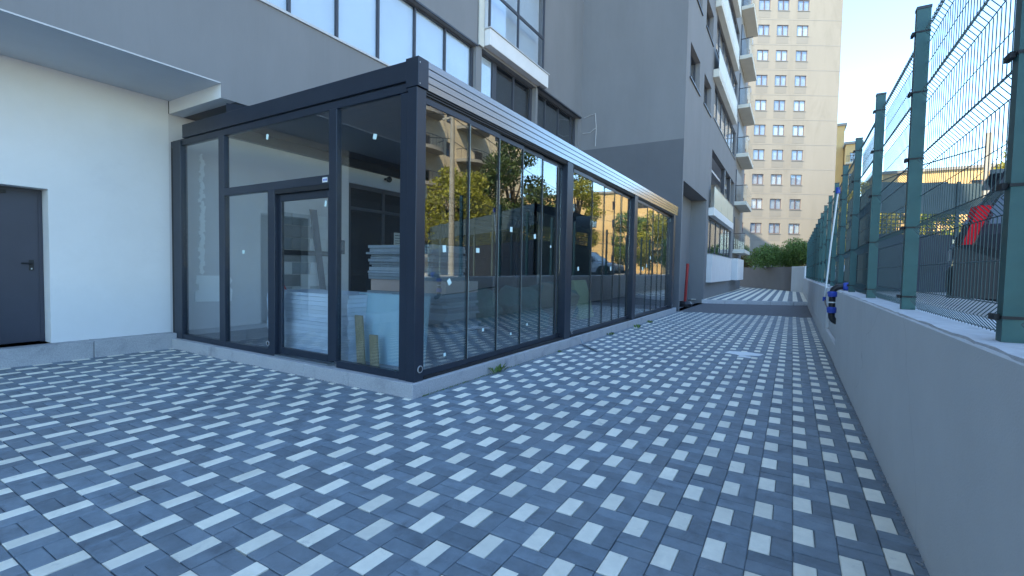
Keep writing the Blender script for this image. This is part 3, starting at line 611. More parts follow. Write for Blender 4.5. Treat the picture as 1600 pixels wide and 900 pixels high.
def leaning(name, label, cat, x0, x1, y0, z1, lean, mat, th=0.02):
    mb = MB(); mb.prism([(x0, y0, FZ), (x1, y0, FZ), (x1, y0 + lean, z1), (x0, y0 + lean, z1)], (0, th, 0)); return tag(mb.build(name, mat, loc=((x0 + x1) / 2, y0, FZ)), label, cat)
leaning('glass_sheet', 'pale turquoise frosted sheet leaning behind the front pane beside the corner post', 'glass sheet', -5.05, -3.80, 4.3, 1.06, 0.1, 'frost')
for i, (x, dxx, zz) in enumerate(((-4.74, -0.12, 0.78), (-4.50, -0.09, 0.55))):
    mb = MB(); mb.prism([(x, 4.1, FZ), (x + .13, 4.1, FZ), (x + .13 + dxx, 4.16, zz), (x + dxx, 4.16, zz)], (0, 0.03, 0))
    tag(mb.build('wood_offcut', 'wood', loc=(x, 4.1, FZ)), ('longer brown wooden offcut leaning behind the front pane, nearer the sliding door', 'shorter brown wooden offcut leaning behind the front pane, nearer the corner post')[i], 'plank', 'wooden offcuts')
def sack(x, y, sx, sy, sz, seed, z0=FZ):
    bm = bmesh.new(); bmesh.ops.create_icosphere(bm, subdivisions=3, radius=1); r2 = random.Random(seed)
    ph = [r2.uniform(0, 6) for _ in range(6)]
    for v in bm.verts:
        c = v.co; k_ = 1 + 0.10 * math.sin(5 * c.x + ph[0]) * math.cos(4 * c.y + ph[1]) + 0.07 * math.sin(9 * c.z + ph[2] + 3 * c.x)
        zz = max(c.z, -0.75)
        v.co = Vector((math.copysign(abs(c.x) ** .8, c.x) * sx * k_, math.copysign(abs(c.y) ** .8, c.y) * sy * k_, (zz + 0.75) * sz * k_ / 1.75))
    me = bpy.data.meshes.new('sack'); bm.to_mesh(me); bm.free(); me.materials.append(M['sack_green'])
    me.polygons.foreach_set('use_smooth', [True] * len(me.polygons))
    o = bpy.data.objects.new('sack', me); COL.objects.link(o); o.location = (x, y, z0); return o
tag(sack(-5.6, 8.0, .55, .4, .75, 1), 'bulging green plastic sack next to the pink topped boards', 'sack', 'green sacks')
tag(sack(-5.2, 8.9, .6, .4, .85, 2), 'large green plastic sack in the middle of the heap', 'sack', 'green sacks')
tag(sack(-4.6, 8.3, .45, .4, .5, 3), 'low slumped green sack in front of the heap', 'sack', 'green sacks')
tag(sack(-5.0, 10.1, .7, .5, .95, 4), 'green sack farthest from the pavilion corner', 'sack', 'green sacks')
mb = MB().obox((-4.55, 9.6, FZ + .42), .7, .5, .8, Matrix.Rotation(.35, 3, 'Y')); mb.obox((-4.62, 9.6, FZ + .84), .62, .44, .012, Matrix.Rotation(.35, 3, 'Y'), 0); tag(mb.build('carton', 'carton', loc=(-4.55, 9.6, FZ), bevel=0.01), 'tilted beige carton among green sacks', 'carton')
mb = MB(); mb.prism([(-4.5, 10.9, FZ), (-4.5, 11.9, FZ), (-4.75, 11.85, 1.15), (-4.75, 11.0, 1.15)], (-.12, 0, 0)); tag(mb.build('foam_mattress', 'foam_yellow', loc=(-4.5, 11.4, FZ), bevel=0.04, seg=3), 'pale yellow foam mattress leaning in the middle bay', 'mattress')
t = thing('keypad', (XW + .01, 7.27, 1.84), 'small black keypad on the inner wall beside the tall glazed doors', 'keypad'); B(XW + .002, XW + .03, 7.19, 7.35, 1.68, 2.0).build('case', 'black', t, bevel=0.006); B(XW + .031, XW + .034, 7.215, 7.325, 1.78, 1.97).build('screen', 'car_glass', t)
t = thing('dome_camera', (XW + .1, 8.6, 3.6), 'small black dome camera fixed high above the inner doors', 'camera'); MB().tube([(XW + .003, 8.6, 3.62), (XW + .1, 8.6, 3.62)], 0.03, 8).build('bracket', 'black', t)
bm = bmesh.new(); bmesh.ops.create_uvsphere(bm, u_segments=12, v_segments=8, radius=0.075); me = bpy.data.meshes.new('lens_dome'); bm.to_mesh(me); bm.free(); me.materials.append(M['car_glass']); inst(me, 'lens_dome', t, (0.05, 0, 0))
t = thing('notice', (XW + .03, 9.0, 2.1), 'white notice sheet taped to the tall inner glass door', 'notice'); B(XW + .0, XW + .004, 8.93, 9.16, 1.95, 2.3).build('sheet', 'paper', t)
for z in (2.22, 2.15, 2.08, 2.02): B(XW + .0045, XW + .006, 8.96, 9.13, z, z + .016).build('print_line', 'net_grey', t)
fm = MB()
for i in range(90):
    z = 1.26 + i * 0.023; s_ = rnd.uniform(.025, .06) * (0.6 + 0.6 * (1 - abs(i - 30) / 90)); fm.obox((XW + .004 + i * .00017 + rnd.uniform(0, .01), 4.29 + rnd.gauss(0, .016), z), .02, s_ * 1.3, s_ * 1.2, Matrix.Rotation(rnd.uniform(0, 2), 3, 'X'))
tag(fm.build('foam_bead', 'foam', loc=(XW, 4.29, 1.2)), 'ragged vertical bead of white foam on the inner wall', 'foam bead')
mb = MB(); mb.prism([(XW + .003, y, z) for y, z in ((4.17, .74), (4.17, .92), (4.22, .94), (4.22, 1.04), (4.18, 1.06), (4.19, 1.2), (4.75, 1.19), (4.80, 1.1), (4.74, 1.0), (4.80, .93), (4.78, .72))], (.03, 0, 0)); tag(mb.build('foam_sheet', 'foam', loc=(XW, 4.5, .7)), 'notched pale foam sheet low on the inner wall', 'foam sheet')
bw = thing('block_infill', (XW + .02, 6.0, FZ), 'patch of bare grey blockwork on the inner wall seen through the sliding door', 'blockwork')
for r_ in range(9):
    for c_ in range(3):
        y0 = 5.6 + c_ * .42 + (.2 if r_ % 2 else 0); z0 = .2 + r_ * .255
        B(XW + .003, XW + .02 + rnd.uniform(0, .012), y0 + .004, min(y0 + .41, 6.95), z0 + .004, z0 + .245).build('block', ('concrete', 'board_grey', 'render_grey')[rnd.randrange(3)], bw)
B(XW + .035, XW + .08, 5.6, 6.95, 1.62, 1.72).build('batten', 'black', bw); B(XW + .035, XW + .08, 5.6, 6.95, 0.8, 0.87).build('batten', 'black', bw)
mb = MB(); mb.prism([(XW + .12, 6.72, FZ), (XW + .12, 6.84, FZ), (XW + .1, 6.52, 2.6), (XW + .1, 6.36, 2.6)], (.04, 0, 0)); tag(mb.build('dark_plank', 'door_paint', loc=(XW + .1, 6.6, FZ)), 'long dark plank leaning against the blockwork', 'plank')
t = thing('red_broom', (-8.3, 5.6, FZ), 'red handled broom leaning behind the pale boards', 'broom'); MB().tube([(-8.2, 5.75, FZ + .12), (-8.75, 5.45, 1.5)], 0.015, 8).build('handle', 'red_plastic', t); MB().obox((-8.18, 5.76, FZ + .09), .28, .06, .14).build('brush', 'black_plastic', t)

# ================================================================== RETAINING WALL AND FENCE
rw = thing('retaining_wall', (0.614, 9, 0), 'smooth grey rendered retaining wall carrying the green fence', 'wall')
mb = MB(); mb.box(0.614, 1.04, -6, 8.9, -0.05, 1.165); mb.build('near_wall', 'render_grey', rw, bevel=0.008)
mb = MB(); mb.box(0.69, 1.035, 8.903, 36.5, -0.05, 1.163); mb.build('far_wall', 'render_grey', rw, bevel=0.008)
mb = MB(); mb.box(0.622, 0.688, 8.905, 12.2, -0.05, 0.3); mb.box(0.622, 0.688, 11.6, 36.4, 0.302, 1.155); mb.box(0.622, 0.688, 12.202, 36.4, -0.05, 0.3); mb.build('lower_ledge', 'render_grey', rw, bevel=0.01)
mb = MB(); r3 = random.Random(5); yy = -6.0; prev = None
while yy < 36.3:
    xl = (0.622 if yy < 8.85 else 0.698) + r3.uniform(0, .009); cur = (xl, yy, 1.172 + r3.uniform(-.003, .006)), (1.03, yy, 1.174)
    if prev and not (prev[0][1] < 8.85 <= yy):
        a, b = prev; c, d = cur; mb.quad(a, b, d, c); mb.quad((a[0] - .004, a[1], 1.16), a, c, (c[0] - .004, c[1], 1.16))
    prev = cur; yy += r3.uniform(.06, .16) if yy < 14 else .6
mb.build('mortar_top', 'coping', rw)
FX = 0.745; TOPZ = 3.35; BZ = 1.175
py = [0.55, 2.56, 4.50] + [6.40 + 1.92 * i for i in range(15)]
fe = thing('mesh_fence', (FX, 2.56, 1.17), 'green welded mesh fence with square posts on the grey wall', 'fence')
BEND = [1.25, 1.76, 2.26, 2.74, 3.17]
pm = MB(); pm.box(-0.04, 0.04, -0.03, 0.03, 0, TOPZ - BZ); pmesh = pm.mesh('post', 'fence_green')
cm = MB(); cm.box(-0.043, 0.043, -0.033, 0.033, -0.006, 0.006); cm.box(-0.06, -0.043, -0.012, 0.05, -0.012, 0.012); cmesh = cm.mesh('clamp', 'black')
cap = MB(); cap.box(-0.043, 0.043, -0.033, 0.033, 0, 0.02); capm = cap.mesh('post_cap', 'black_plastic')
def path_x(z):
    for b in BEND:
        if abs(z - b) < 0.06: return -0.05 * (1 - abs(z - b) / 0.06)
    return 0.0
zs = [1.18]
for b in BEND: zs += [b - .06, b - .045, b - .012, b, b + .012, b + .045, b + .06]
zs = sorted(z for z in zs if z < 3.25); zs.append(3.285)
wm = MB(); wm.tube([(path_x(z), 0, z - BZ) for z in zs], 0.0023, 5); wmesh = wm.mesh('vertical_wire', 'wire_green')
WX = FX + 0.046
for i, y in enumerate(py):
    p = inst(pmesh, 'post', fe, (0, y - 2.56, BZ - 1.17)); 
    inst(capm, 'post_cap', p, (0, 0, TOPZ - BZ + 0.001))
    for b in BEND:
        if b < 3.4: inst(cmesh, 'clamp', p, (0, 0, b - BZ + .02))
for i in range(len(py) - 1):
    a, b_ = py[i] + 0.035, py[i+1] - 0.035
    hz = MB()
    rows = [(z, 0.003) for z in (1.19, 3.25)] + [(b + s, 0.003) for b in BEND if b < 3.5 for s in (-.06, .06) if b + s < 3.24 and b + s > 1.2] + [(z, 0.0023) for z in (1.50, 2.01, 2.5, 2.96)]
    for z, r_ in rows:
        hz.tube([(WX - 0.006, a, z), (WX - 0.006, b_, z)], r_, 5)
    near = i in (1, 2)
    if not near:
        n_ = int((b_ - a) / 0.053)
        for k_ in range(1, n_): 
            yy = a + k_ * (b_ - a) / n_
            hz.tube([(WX + path_x(z), yy, z) for z in zs], 0.0023, 4, caps=False)
    pn = hz.build('mesh_panel', 'wire_green', fe)
    if near:
        n_ = int((b_ - a) / 0.053)
        for k_ in range(1, n_): inst(wmesh, 'vertical_wire', pn, (WX - FX, a + k_ * (b_ - a) / n_ - 2.56, BZ - 1.17))
# water pipe crossing the wall
wp = thing('water_pipe', (0.58, 9.2, 0.7), 'black water pipe with blue couplings climbing over the retaining wall', 'pipe')
def arc(c, u, v, r, a0, a1, n=8): return [tuple(Vector(c) + Vector(u) * r * math.cos(a0 + (a1 - a0) * i / n) + Vector(v) * r * math.sin(a0 + (a1 - a0) * i / n)) for i in range(n + 1)]
px_, pyy = 0.565, 9.12
mb = MB(); mb.tube([(0.72, pyy, 0.66)] + arc((px_ + .10, pyy, 0.76), (-1, 0, 0), (0, 0, -1), 0.10, math.pi / 2, 0) + [(px_, pyy, 1.05)] + arc((px_ + .11, pyy, 1.12), (-1, 0, 0), (0, 0, 1), 0.11, 0, math.pi / 2) + [(0.9, pyy, 1.23)], 0.047, 14)
mb.build('pipe_run', 'black_plastic', wp, smooth=True)
for p0, p1 in (((px_, pyy, 0.80), (px_, pyy, 0.90)), ((px_, pyy, 1.06), (px_, pyy, 1.15)), ((0.70, pyy, 1.23), (0.80, pyy, 1.23))):
    q0, q1 = Vector(p0), Vector(p1); mb = MB(); mb.tube([q0, q0.lerp(q1, .12), q0.lerp(q1, .4), q0.lerp(q1, .6), q0.lerp(q1, .88), q1], [.052, .066, .066, .07, .07, .054], 16); mb.build('coupling', 'blue_plastic', wp)
MB().tube([(px_, pyy, 0.965), (px_, pyy, 0.985)], 0.0485, 14).build('white_band', 'white_plastic', wp)
t = thing('white_hose', (0.60, 11.9, 0.93), 'thin white hose with blue tape slanting up to the fence top', 'hose')
MB().tube([(0.60, 11.8, 0.93), (0.66, 11.75, 2.0), (0.74, 11.70, 3.12)], 0.016, 8).build('hose', 'white_plastic', t)
MB().tube([(0.60, 11.8, 0.86), (0.60, 11.8, 0.95)], 0.035, 10).build('fitting', 'blue_plastic', t); MB().tube([(0.74, 11.70, 3.08), (0.74, 11.70, 3.2)], 0.04, 10).build('tape', 'blue_plastic', t)
MB().tube([(0.60, 11.8, 0.88), (0.58, 11.0, 0.84), (0.6, 10.2, 0.76), (0.6, 9.3, 0.72)], 0.014, 8).build('feed_hose', 'black_plastic', t)

# ================================================================== CARS
def car(loc, rz, paint, label, group=None):
    root = thing('parked_car', loc, label, 'car', group, rz); OFF[root.name] = (0, 0, 0)
    L = 4.35; Wd = 0.9
    # local: rear at x=0, front at x=L, y = +-Wd, z up
    st = [(0.0, .42, .86, .70, .80), (0.06, .30, .98, .80, .86), (0.35, .26, 1.0, .86, .895), (0.8, .24, 1.0, .87, .90), (2.0, .22, .99, .88, .90), (3.2, .24, .97, .87, .895), (3.9, .27, .90, .82, .86), (4.25, .32, .80, .70, .76), (4.35, .42, .66, .56, .62)]
    mb = MB(); n = 10
    for (x, zb, zt, wb, wt) in st:
        zm = (zb + zt) / 2
        prof = [(-wb * .9, zb), (-wb, zb + .08), (-wt, zm), (-wt + .015, zt - .1), (-wt + .06, zt), (wt - .06, zt), (wt - .015, zt - .1), (wt, zm), (wb, zb + .08), (wb * .9, zb)]
        mb.v += [(x, y, z) for y, z in prof]
    for i in range(len(st) - 1):
        for j in range(n): a = i * n + j; b = i * n + (j + 1) % n; mb.f.append((a, a + n, b + n, b)); mb.mi.append(0)
    mb.f.append(tuple(range(n))); mb.f.append(tuple((len(st) - 1) * n + j for j in reversed(range(n)))); mb.mi += [0, 0]
    body = mb.build('body', paint, root, smooth=False, bevel=0.03, seg=2)
    gs = [(0.10, .98, 1.02, .80, .78), (0.34, .99, 1.50, .82, .62), (0.55, .99, 1.56, .83, .60), (1.6, .98, 1.60, .84, .62), (2.4, .97, 1.56, .84, .61), (3.05, .955, 1.0, .82, .74)]
    gm = MB()
    for x, z0, z1, w0, w1 in gs: gm.v += [(x, -w0, z0), (x, -w1, z1), (x, w1, z1), (x, w0, z0)]
    for i in range(len(gs) - 1):
        for j in range(4): a = i * 4 + j; b = i * 4 + (j + 1) % 4; gm.f.append((a, a + 4, b + 4, b)); gm.mi.append(0)
    gm.build('windows', 'car_glass', root)
    rf = MB()
    for i in (1, 2, 3):
        x, z0, z1, w0, w1 = gs[i]; x2, _, z2, _, w2 = gs[i+1]
        rf.v += [(x, -w1 - .012, z1 - .03), (x, -w1 + .03, z1 + .012), (x, w1 - .03, z1 + .012), (x, w1 + .012, z1 - .03), (x2, -w2 - .012, z2 - .03), (x2, -w2 + .03, z2 + .012), (x2, w2 - .03, z2 + .012), (x2, w2 + .012, z2 - .03)]
        k_ = len(rf.v) - 8
        for j in range(3): rf.f.append((k_ + j, k_ + 4 + j, k_ + 5 + j, k_ + 1 + j)); rf.mi.append(0)
    rf.box(0.22, 0.42, -.60, .60, 1.49, 1.53)
    rf.build('roof', paint, root)
    for s in (-1, 1):
        for (xa, za, wa, xb, zb_, wb_, r_) in ((0.12, .98, .81, 0.36, 1.50, .63, .045), (1.0, .98, .835, 1.05, 1.57, .615, .025), (1.95, .975, .84, 1.95, 1.585, .617, .03), (3.02, .96, .82, 2.4, 1.56, .615, .03)):
            MB().tube([(xa, s * wa, za), (xb, s * (wb_ + .006), zb_)], r_, 6).build('pillar', paint if xa > .5 else 'cladding', root)
        lm_ = MB(); lm_.v = [(.03, s*.74, .80), (.05, s*.87, .80), (.12, s*.915, .79), (.10, s*.70, 1.17), (.15, s*.82, 1.17), (.24, s*.855, 1.16), (.09, s*.70, .80), (.12, s*.80, .80), (.12, s*.85, .79), (.16, s*.66, 1.15), (.2, s*.76, 1.15), (.24, s*.78, 1.14)]; lm_.f = [(0,1,4,3), (1,2,5,4), (0,6,7,1), (1,7,8,2), (3,4,10,9), (4,5,11,10), (2,8,11,5), (0,3,9,6)]; lm_.mi = [0]*8; lm_.build('tail_lamp', 'tail_red', root)
        qc = MB(); qc.prism([(.0, s*.86, .30), (1.3, s*.89, .27), (1.3, s*.90, .55), (1.1, s*.90, .76), (.70, s*.90, .80), (.30, s*.90, .74), (.10, s*.90, .80), (.0, s*.87, .78)], (0, s*.022, 0)); qc.build('corner_cladding', 'cladding', root)
        hl = MB(); hl.prism([(4.0, s * .80, .74), (4.28, s * .72, .70), (4.24, s * .72, .58), (4.0, s * .82, .6)], (0, s * .05, 0)); hl.build('headlight', 'chrome', root)
        MB().obox((2.75, s * .96, 1.0), .12, .2, .14).build('mirror', 'cladding', root, bevel=0.03)
        MB().obox((1.2, s * .905, .86), .2, .03, .03).build('door_handle', 'chrome', root); MB().obox((2.1, s * .905, .85), .2, .03, .03).build('door_handle', 'chrome', root)
        sk = MB(); sk.box(0.95, 3.2, s * .87, s * .905, .2, .36); sk.build('sill_cladding', 'cladding', root)
        for xw in (0.78, 3.42):
            ar = MB(); pts = [(xw + .44 * math.cos(a), s * .885, .33 + .44 * math.sin(a)) for a in [math.pi * q / 12 for q in range(13)]] + [(xw + .34 * math.cos(a), s * .885, .33 + .34 * math.sin(a)) for a in [math.pi * (12 - q) / 12 for q in range(13)]]
            k_ = len(ar.v)
            o_ = pts[:13]; i_ = pts[13:][::-1]
            for q in range(12): ar.prism([o_[q], o_[q+1], i_[q+1], i_[q]], (0, s * .035, 0))
            ar.build('wheel_arch', 'cladding', root)
            dk = MB(); dk.prism([(xw + .36 * math.cos(2 * math.pi * q / 18), s * .80, .34 + .36 * math.sin(2 * math.pi * q / 18)) for q in range(18)], (0, s * .106, 0)); dk.build('wheel_well', 'black', root)
            ty = MB(); ring_ = [(.20, -.1), (.31, -.11), (.335, -.07), (.335, .07), (.31, .11), (.20, .1)]; nn = 22
            for q in range(nn):
                a = 2 * math.pi * q / nn; ty.v += [(xw + rr * math.cos(a), s * .825 + yy, .335 + rr * math.sin(a)) for rr, yy in ring_]
            for q in range(nn):
                for j in range(6): a = q * 6 + j; b = q * 6 + (j + 1) % 6; c_ = ((q + 1) % nn) * 6; ty.f.append((a, b, c_ + (j + 1) % 6, c_ + j)); ty.mi.append(0)
            wh = ty.build('wheel', 'rubber', root)
            ri = MB()
            for q in range(5):
                a = 2 * math.pi * q / 5 + .3; ri.obox((xw + .11 * math.cos(a), s * .905, .335 + .11 * math.sin(a)), .2, .03, .05, Matrix.Rotation(-a, 3, 'Y'))
            ri.tube(arc((xw, s * .90, .335), (1, 0, 0), (0, 0, 1), .2, 0, 2 * math.pi, 20), .016, 6, caps=False)
            ri.build('rim', 'chrome', wh)
    B(-.04, .3, -.84, .84, .32, .60).build('bumper', 'cladding', root, bevel=0.04, seg=2); B(4.2, 4.38, -.72, .72, .3, .5).build('bumper', 'cladding', root, bevel=0.04, seg=2)
    tg = MB(); tg.prism([(-.015, -.78, .6), (-.015, .78, .6), (.05, .78, 1.0), (.05, -.78, 1.0)], (.03, 0, 0)); tg.prism([(.05, -.76, 1.0), (.05, .76, 1.0), (.32, .58, 1.5), (.32, -.58, 1.5)], (.03, 0, 0)); tg.build('tailgate', 'car_glass', root)
    MB().box(-.035, -.017, -.26, .26, .66, .78).build('number_plate', 'paper', root)
    MB().box(-.02, .02, -.5, .5, .83, .87).build('trim', 'chrome', root)
    MB().tube([(.2, .3, .28), (-.03, .3, .28)], .03, 8).build('exhaust', 'steel', root)
    return root
car((1.50, 6.90, 0.93), -0.2, 'car_dark', 'dark car with tall red tail lamp backed up to the green fence', 'parked cars')
car((5.75, 26.9, 0.93), math.pi, 'car_silver', 'silver car parked beyond the screened enclosure, mirrored in the pavilion glass', 'parked cars')

# ================================================================== SCREENED ENCLOSURE
en = thing('screen_fence', (2.0, 17.0, 0.94), 'tall dark green netting screen behind the car in the car park', 'screen')
A0 = Vector((2.0, 17.0, 0)); A1 = Vector((14, 24.2, 0)); A2 = Vector((1.85, 22.3, 0))
def seg_panel(p, q, z0, z1, th=0.03):
    d_ = (q - p).normalized(); nrm = Vector((-d_.y, d_.x, 0)) * th
    return MB().prism([(p.x, p.y, z0), (q.x, q.y, z0), (q.x, q.y, z1), (p.x, p.y, z1)], tuple(nrm))
for p, q, cnt in ((A0, A1, 6), (A0, A2, 3)):
    for i in range(cnt):
        a = p.lerp(q, i / cnt + .004); b = p.lerp(q, (i + 1) / cnt - .004)
        seg_panel(a, b, 3.22, 4.10).build('netting', 'net_grey', en); seg_panel(a, b, 0.96, 2.62).build('dark_panel', 'net_dark', en)
        la = MB(); d_ = (b - a); 
        for j in range(5): zz = 2.7 + j * .11; la.tube([(a.x, a.y, zz), (b.x, b.y, zz)], .012, 4)
        n_ = int(d_.length / .13)
        for j in range(n_): c_ = a.lerp(b, j / n_); la.tube([(c_.x, c_.y, 2.62), (c_.x, c_.y, 3.22)], .012, 4)
        la.build('lattice', 'net_grey', en)
    for i in range(cnt + 1):
        c_ = p.lerp(q, i / cnt); 
        if i or p is not q: B(c_.x - .04, c_.x + .04, c_.y - .05, c_.y + .03, .95, 4.14 + (.001 * cnt)).build('screen_post', 'net_grey', en)

cp = thing('concrete_post', (4.45, 17.7, .94), 'slim grey concrete post standing above the netting screen', 'post')
B(4.39, 4.51, 17.64, 17.76, .9, 5.35).build('shaft', 'pole', cp); MB().tube([(4.45, 17.7, 5.0), (3.2, 18.5, 4.75), (1.9, 19.5, 4.3)], .02, 5).build('stay_wire', 'black', cp)

# ================================================================== TREES AND SHRUBS
def crown_mesh(blobs, n, size, seed, mat, name='crown', flat=0.0):
    r2 = random.Random(seed); v = []; f = []
    tot = sum(b[3] ** 2 for b in blobs)
    for (cx, cy, cz, br) in blobs:
        for _ in range(int(n * br * br / tot)):
            while True:
                x, y, z = (r2.uniform(-1, 1) for _ in range(3)); q = x * x + y * y + z * z
                if 0.15 < q < 1: break
            k_ = q ** .5; rr = (0.55 + 0.5 * r2.random()) if r2.random() < .8 else r2.random()
            p = Vector((cx + x / k_ * br * rr, cy + y / k_ * br * rr, cz + z / k_ * br * rr * .85))
            u = Vector((r2.gauss(0, 1), r2.gauss(0, 1), r2.gauss(0, 1))).normalized(); w_ = u.cross(Vector((r2.gauss(0, 1), r2.gauss(0, 1), r2.gauss(0, 1)))).normalized()
            s_ = size * r2.uniform(.6, 1.3); k0 = len(v)
            v += [tuple(p - u * s_), tuple(p + w_ * s_ * .45 - u * s_ * .1), tuple(p + u * s_), tuple(p - w_ * s_ * .45 - u * s_ * .1)]; f.append((k0, k0 + 1, k0 + 2, k0 + 3))
    mb = MB(); mb.v = v; mb.f = f; mb.mi = [0] * len(f); return mb
def tree(x, y, z0, h, cr, mat, seed, label, name='tree', n=6500, leaf=.13, trunk=.3, group='trees beyond the fence', cat='tree'):
    r2 = random.Random(seed); root = thing(name, (x, y, z0), label, cat, group)
    hb = z0 + h * trunk; tr = MB()
    top = Vector((x + r2.uniform(-.3, .3), y + r2.uniform(-.3, .3), z0 + h * .8))
    tr.tube([(x, y, z0 - .1), (x + .05, y, z0 + h * .15), (x - .04, y + .06, hb), tuple(top)], [h * .028, h * .021, h * .017, h * .005], 9)
    blobs = []
    for i in range(11):
        a = 2.4 * i + r2.uniform(-.4, .4); t_ = i / 10; rad = cr * (.75 * math.sin(math.pi * min(.95, .15 + t_ * .8)) + .1)
        c_ = Vector((x + math.cos(a) * rad * .75, y + math.sin(a) * rad * .75, hb + (h - (hb - z0)) * (.12 + .78 * t_)))
        blobs.append((*c_, cr * r2.uniform(.36, .55) * (1 - .3 * t_)))
        s0 = Vector((x, y, hb + (c_.z - hb) * .45)); tr.tube([tuple(s0), tuple(s0.lerp(c_, .5) + Vector((0, 0, -.1))), tuple(c_)], [h * .011, h * .007, h * .003], 6)
    tr.build('trunk', 'bark', root)
    crown_mesh(blobs, n, leaf, seed + 1, mat).build('crown', mat, root)
    return root
GZ = 0.94
tree(15.5, 37, GZ, 12.5, 4.6, 'leaf_dark', 11, 'large dark evergreen tree mirrored in the near glass bay', n=12000, leaf=.18, trunk=.16)
tree(13.5, 26.5, GZ, 7.6, 3.0, 'leaf_yellow', 12, 'sunlit yellow green tree nearest the pale balcony house', n=8000, leaf=.14, trunk=.18)
tree(18.5, 60, GZ, 15.5, 3.7, 'leaf_yellow', 16, 'tall sunlit tree rising above the car beside the nearest fence post', n=11000, leaf=.17, trunk=.15)
tree(5.6, 60, GZ, 10.2, 2.4, 'leaf_yellow', 13, 'slim yellow green tree showing between the far fence posts', n=7000, leaf=.13, trunk=.12)
tree(9.2, 63, GZ, 8.4, 3.0, 'leaf_yellow', 14, 'yellow green tree mirrored in the last glass bay', n=7000, leaf=.15, trunk=.12)
tree(12.8, 66, GZ, 8.6, 3.0, 'leaf_green', 18, 'mid green tree in front of the left end of the long ochre house', n=7000, leaf=.15, trunk=.12)
tree(27, 66, GZ, 9.0, 3.8, 'leaf_green', 17, 'broad green tree in front of the right half of the long ochre house', n=6000, leaf=.16, trunk=.18)
def shrub(x, y, z, r, hgt, mat, seed, label, name='shrub', n=4200, leaf=.09, group='shrubs behind the low wall', stretch=1.0):
    r2 = random.Random(seed); root = thing(name, (x, y, z), label, 'shrub', group)
    tr = MB(); blobs = []
    for i in range(9):
        a = i * 2.4; c_ = Vector((x + math.cos(a) * r * .6 * stretch, y + math.sin(a) * r * .5, z + hgt * r2.uniform(.35, .78)))
        blobs.append((*c_, r * r2.uniform(.45, .62))); tr.tube([(x + math.cos(a) * .1, y + math.sin(a) * .1, z - .2), (x + (c_.x - x) * .6, y + (c_.y - y) * .6, z + (c_.z - z) * .6)], [.03, .012], 5)
    tr.build('stems', 'bark', root); crown_mesh(blobs, n, leaf, seed, mat).build('foliage', mat, root)
shrub(-1.1, 42.6, 1.4, 1.75, 2.7, 'leaf_green', 31, 'large bushy shrub behind the brown planter wall, left of the pair', n=9000, leaf=.085, stretch=1.2)
shrub(1.0, 40.6, 1.4, 1.6, 2.7, 'leaf_green', 32, 'brighter green shrub behind the pale end of the planter wall', n=9000, leaf=.08)
shrub(-4.3, 49.5, 0.8, 1.0, 2.6, 'leaf_autumn', 33, 'sparse brownish shrub beside the apartment block balconies', n=4500, leaf=.07)
# planter wall at the end
pw = thing('planter_wall', (0.0, 38.2, 0.16), 'low planter wall with brown side and pale end in front of the shrubs', 'wall')
MB().prism([(-0.02, 38.35, .0), (-4.2, 48.5, .0), (-4.2, 48.8, .0), (0.22, 38.35, .0)], (0, 0, 1.9)).build('brown_wall', pbr('brown_render', (.14, .115, .11), .9, var=.06, scale=1.5), pw)
MB().prism([(-0.06, 38.3, .0), (0.68, 36.2, .0), (0.95, 36.3, .0), (0.2, 38.6, .0)], (0, 0, 1.92)).build('pale_wall', 'render_grey', pw, bevel=0.02)
struct(MB().prism([(0.1, 38.6, 0), (1.0, 37, 0), (1.0, 60, 0), (-5, 60, 0), (-4.1, 49, 0)], (0, 0, 1.5)).build('planter_soil', 'earth'))
# weeds
def weed(x, y, r, seed, label):
    r2 = random.Random(seed); mb = MB()
    for i in range(26):
        a = r2.uniform(0, 6.28); l_ = r * r2.uniform(.4, 1.1); d_ = Vector((math.cos(a) * .6, math.sin(a) * .6, r2.uniform(.5, 1.3))).normalized(); b0 = Vector((x + r2.gauss(0, r * .25), y + r2.gauss(0, r * .5), 0.004)); s_ = Vector((-math.sin(a), math.cos(a), 0)) * l_ * .16
        p1 = b0 + d_ * l_ * .55; p2 = b0 + d_ * l_ + Vector((0, 0, -l_ * .15)); k_ = len(mb.v)
        mb.v += [tuple(b0), tuple(p1 - s_), tuple(p2), tuple(p1 + s_)]; mb.f.append((k_, k_+1, k_+2, k_+3)); mb.mi.append(0)
    o = mb.build('weed', 'leaf_green', loc=(x, y, 0)); tag(o, label, 'weed', 'weeds along the plinth')
weed(-3.40, 5.34, .16, 1, 'upright green weed at the plinth below the first glass bay')
weed(-3.38, 7.3, .05, 2, 'tiny weed tuft at the plinth near the steel rod')
weed(-3.36, 9.9, .10, 3, 'small weed at the plinth below the middle glass bay')
weed(-3.25, 11.6, .13, 4, 'spreading weed on the paving below the second dark post')
weed(-3.30, 12.9, .11, 5, 'weed tuft at the plinth farthest along the pavilion')
ms = MB()
for i in range(420):
    y = 3.85 + abs(rnd.gauss(0, 1.5)); s_ = rnd.uniform(.005, .016); x = -3.425 + abs(rnd.gauss(0, .01)); k_ = len(ms.v); a = rnd.uniform(0, 6.28); u = Vector((math.cos(a), math.sin(a), .6)) * s_; w_ = Vector((-math.sin(a), math.cos(a), .3)) * s_ * .5; p = Vector((x, y, .009))
    ms.v += [tuple(p), tuple(p + u * .5 + w_), tuple(p + u), tuple(p + u * .5 - w_)]; ms.f.append((k_, k_+1, k_+2, k_+3)); ms.mi.append(0)
tag(ms.build('moss', 'leaf_green'), 'thin line of moss along the foot of the pavilion plinth', 'moss', kind='stuff')
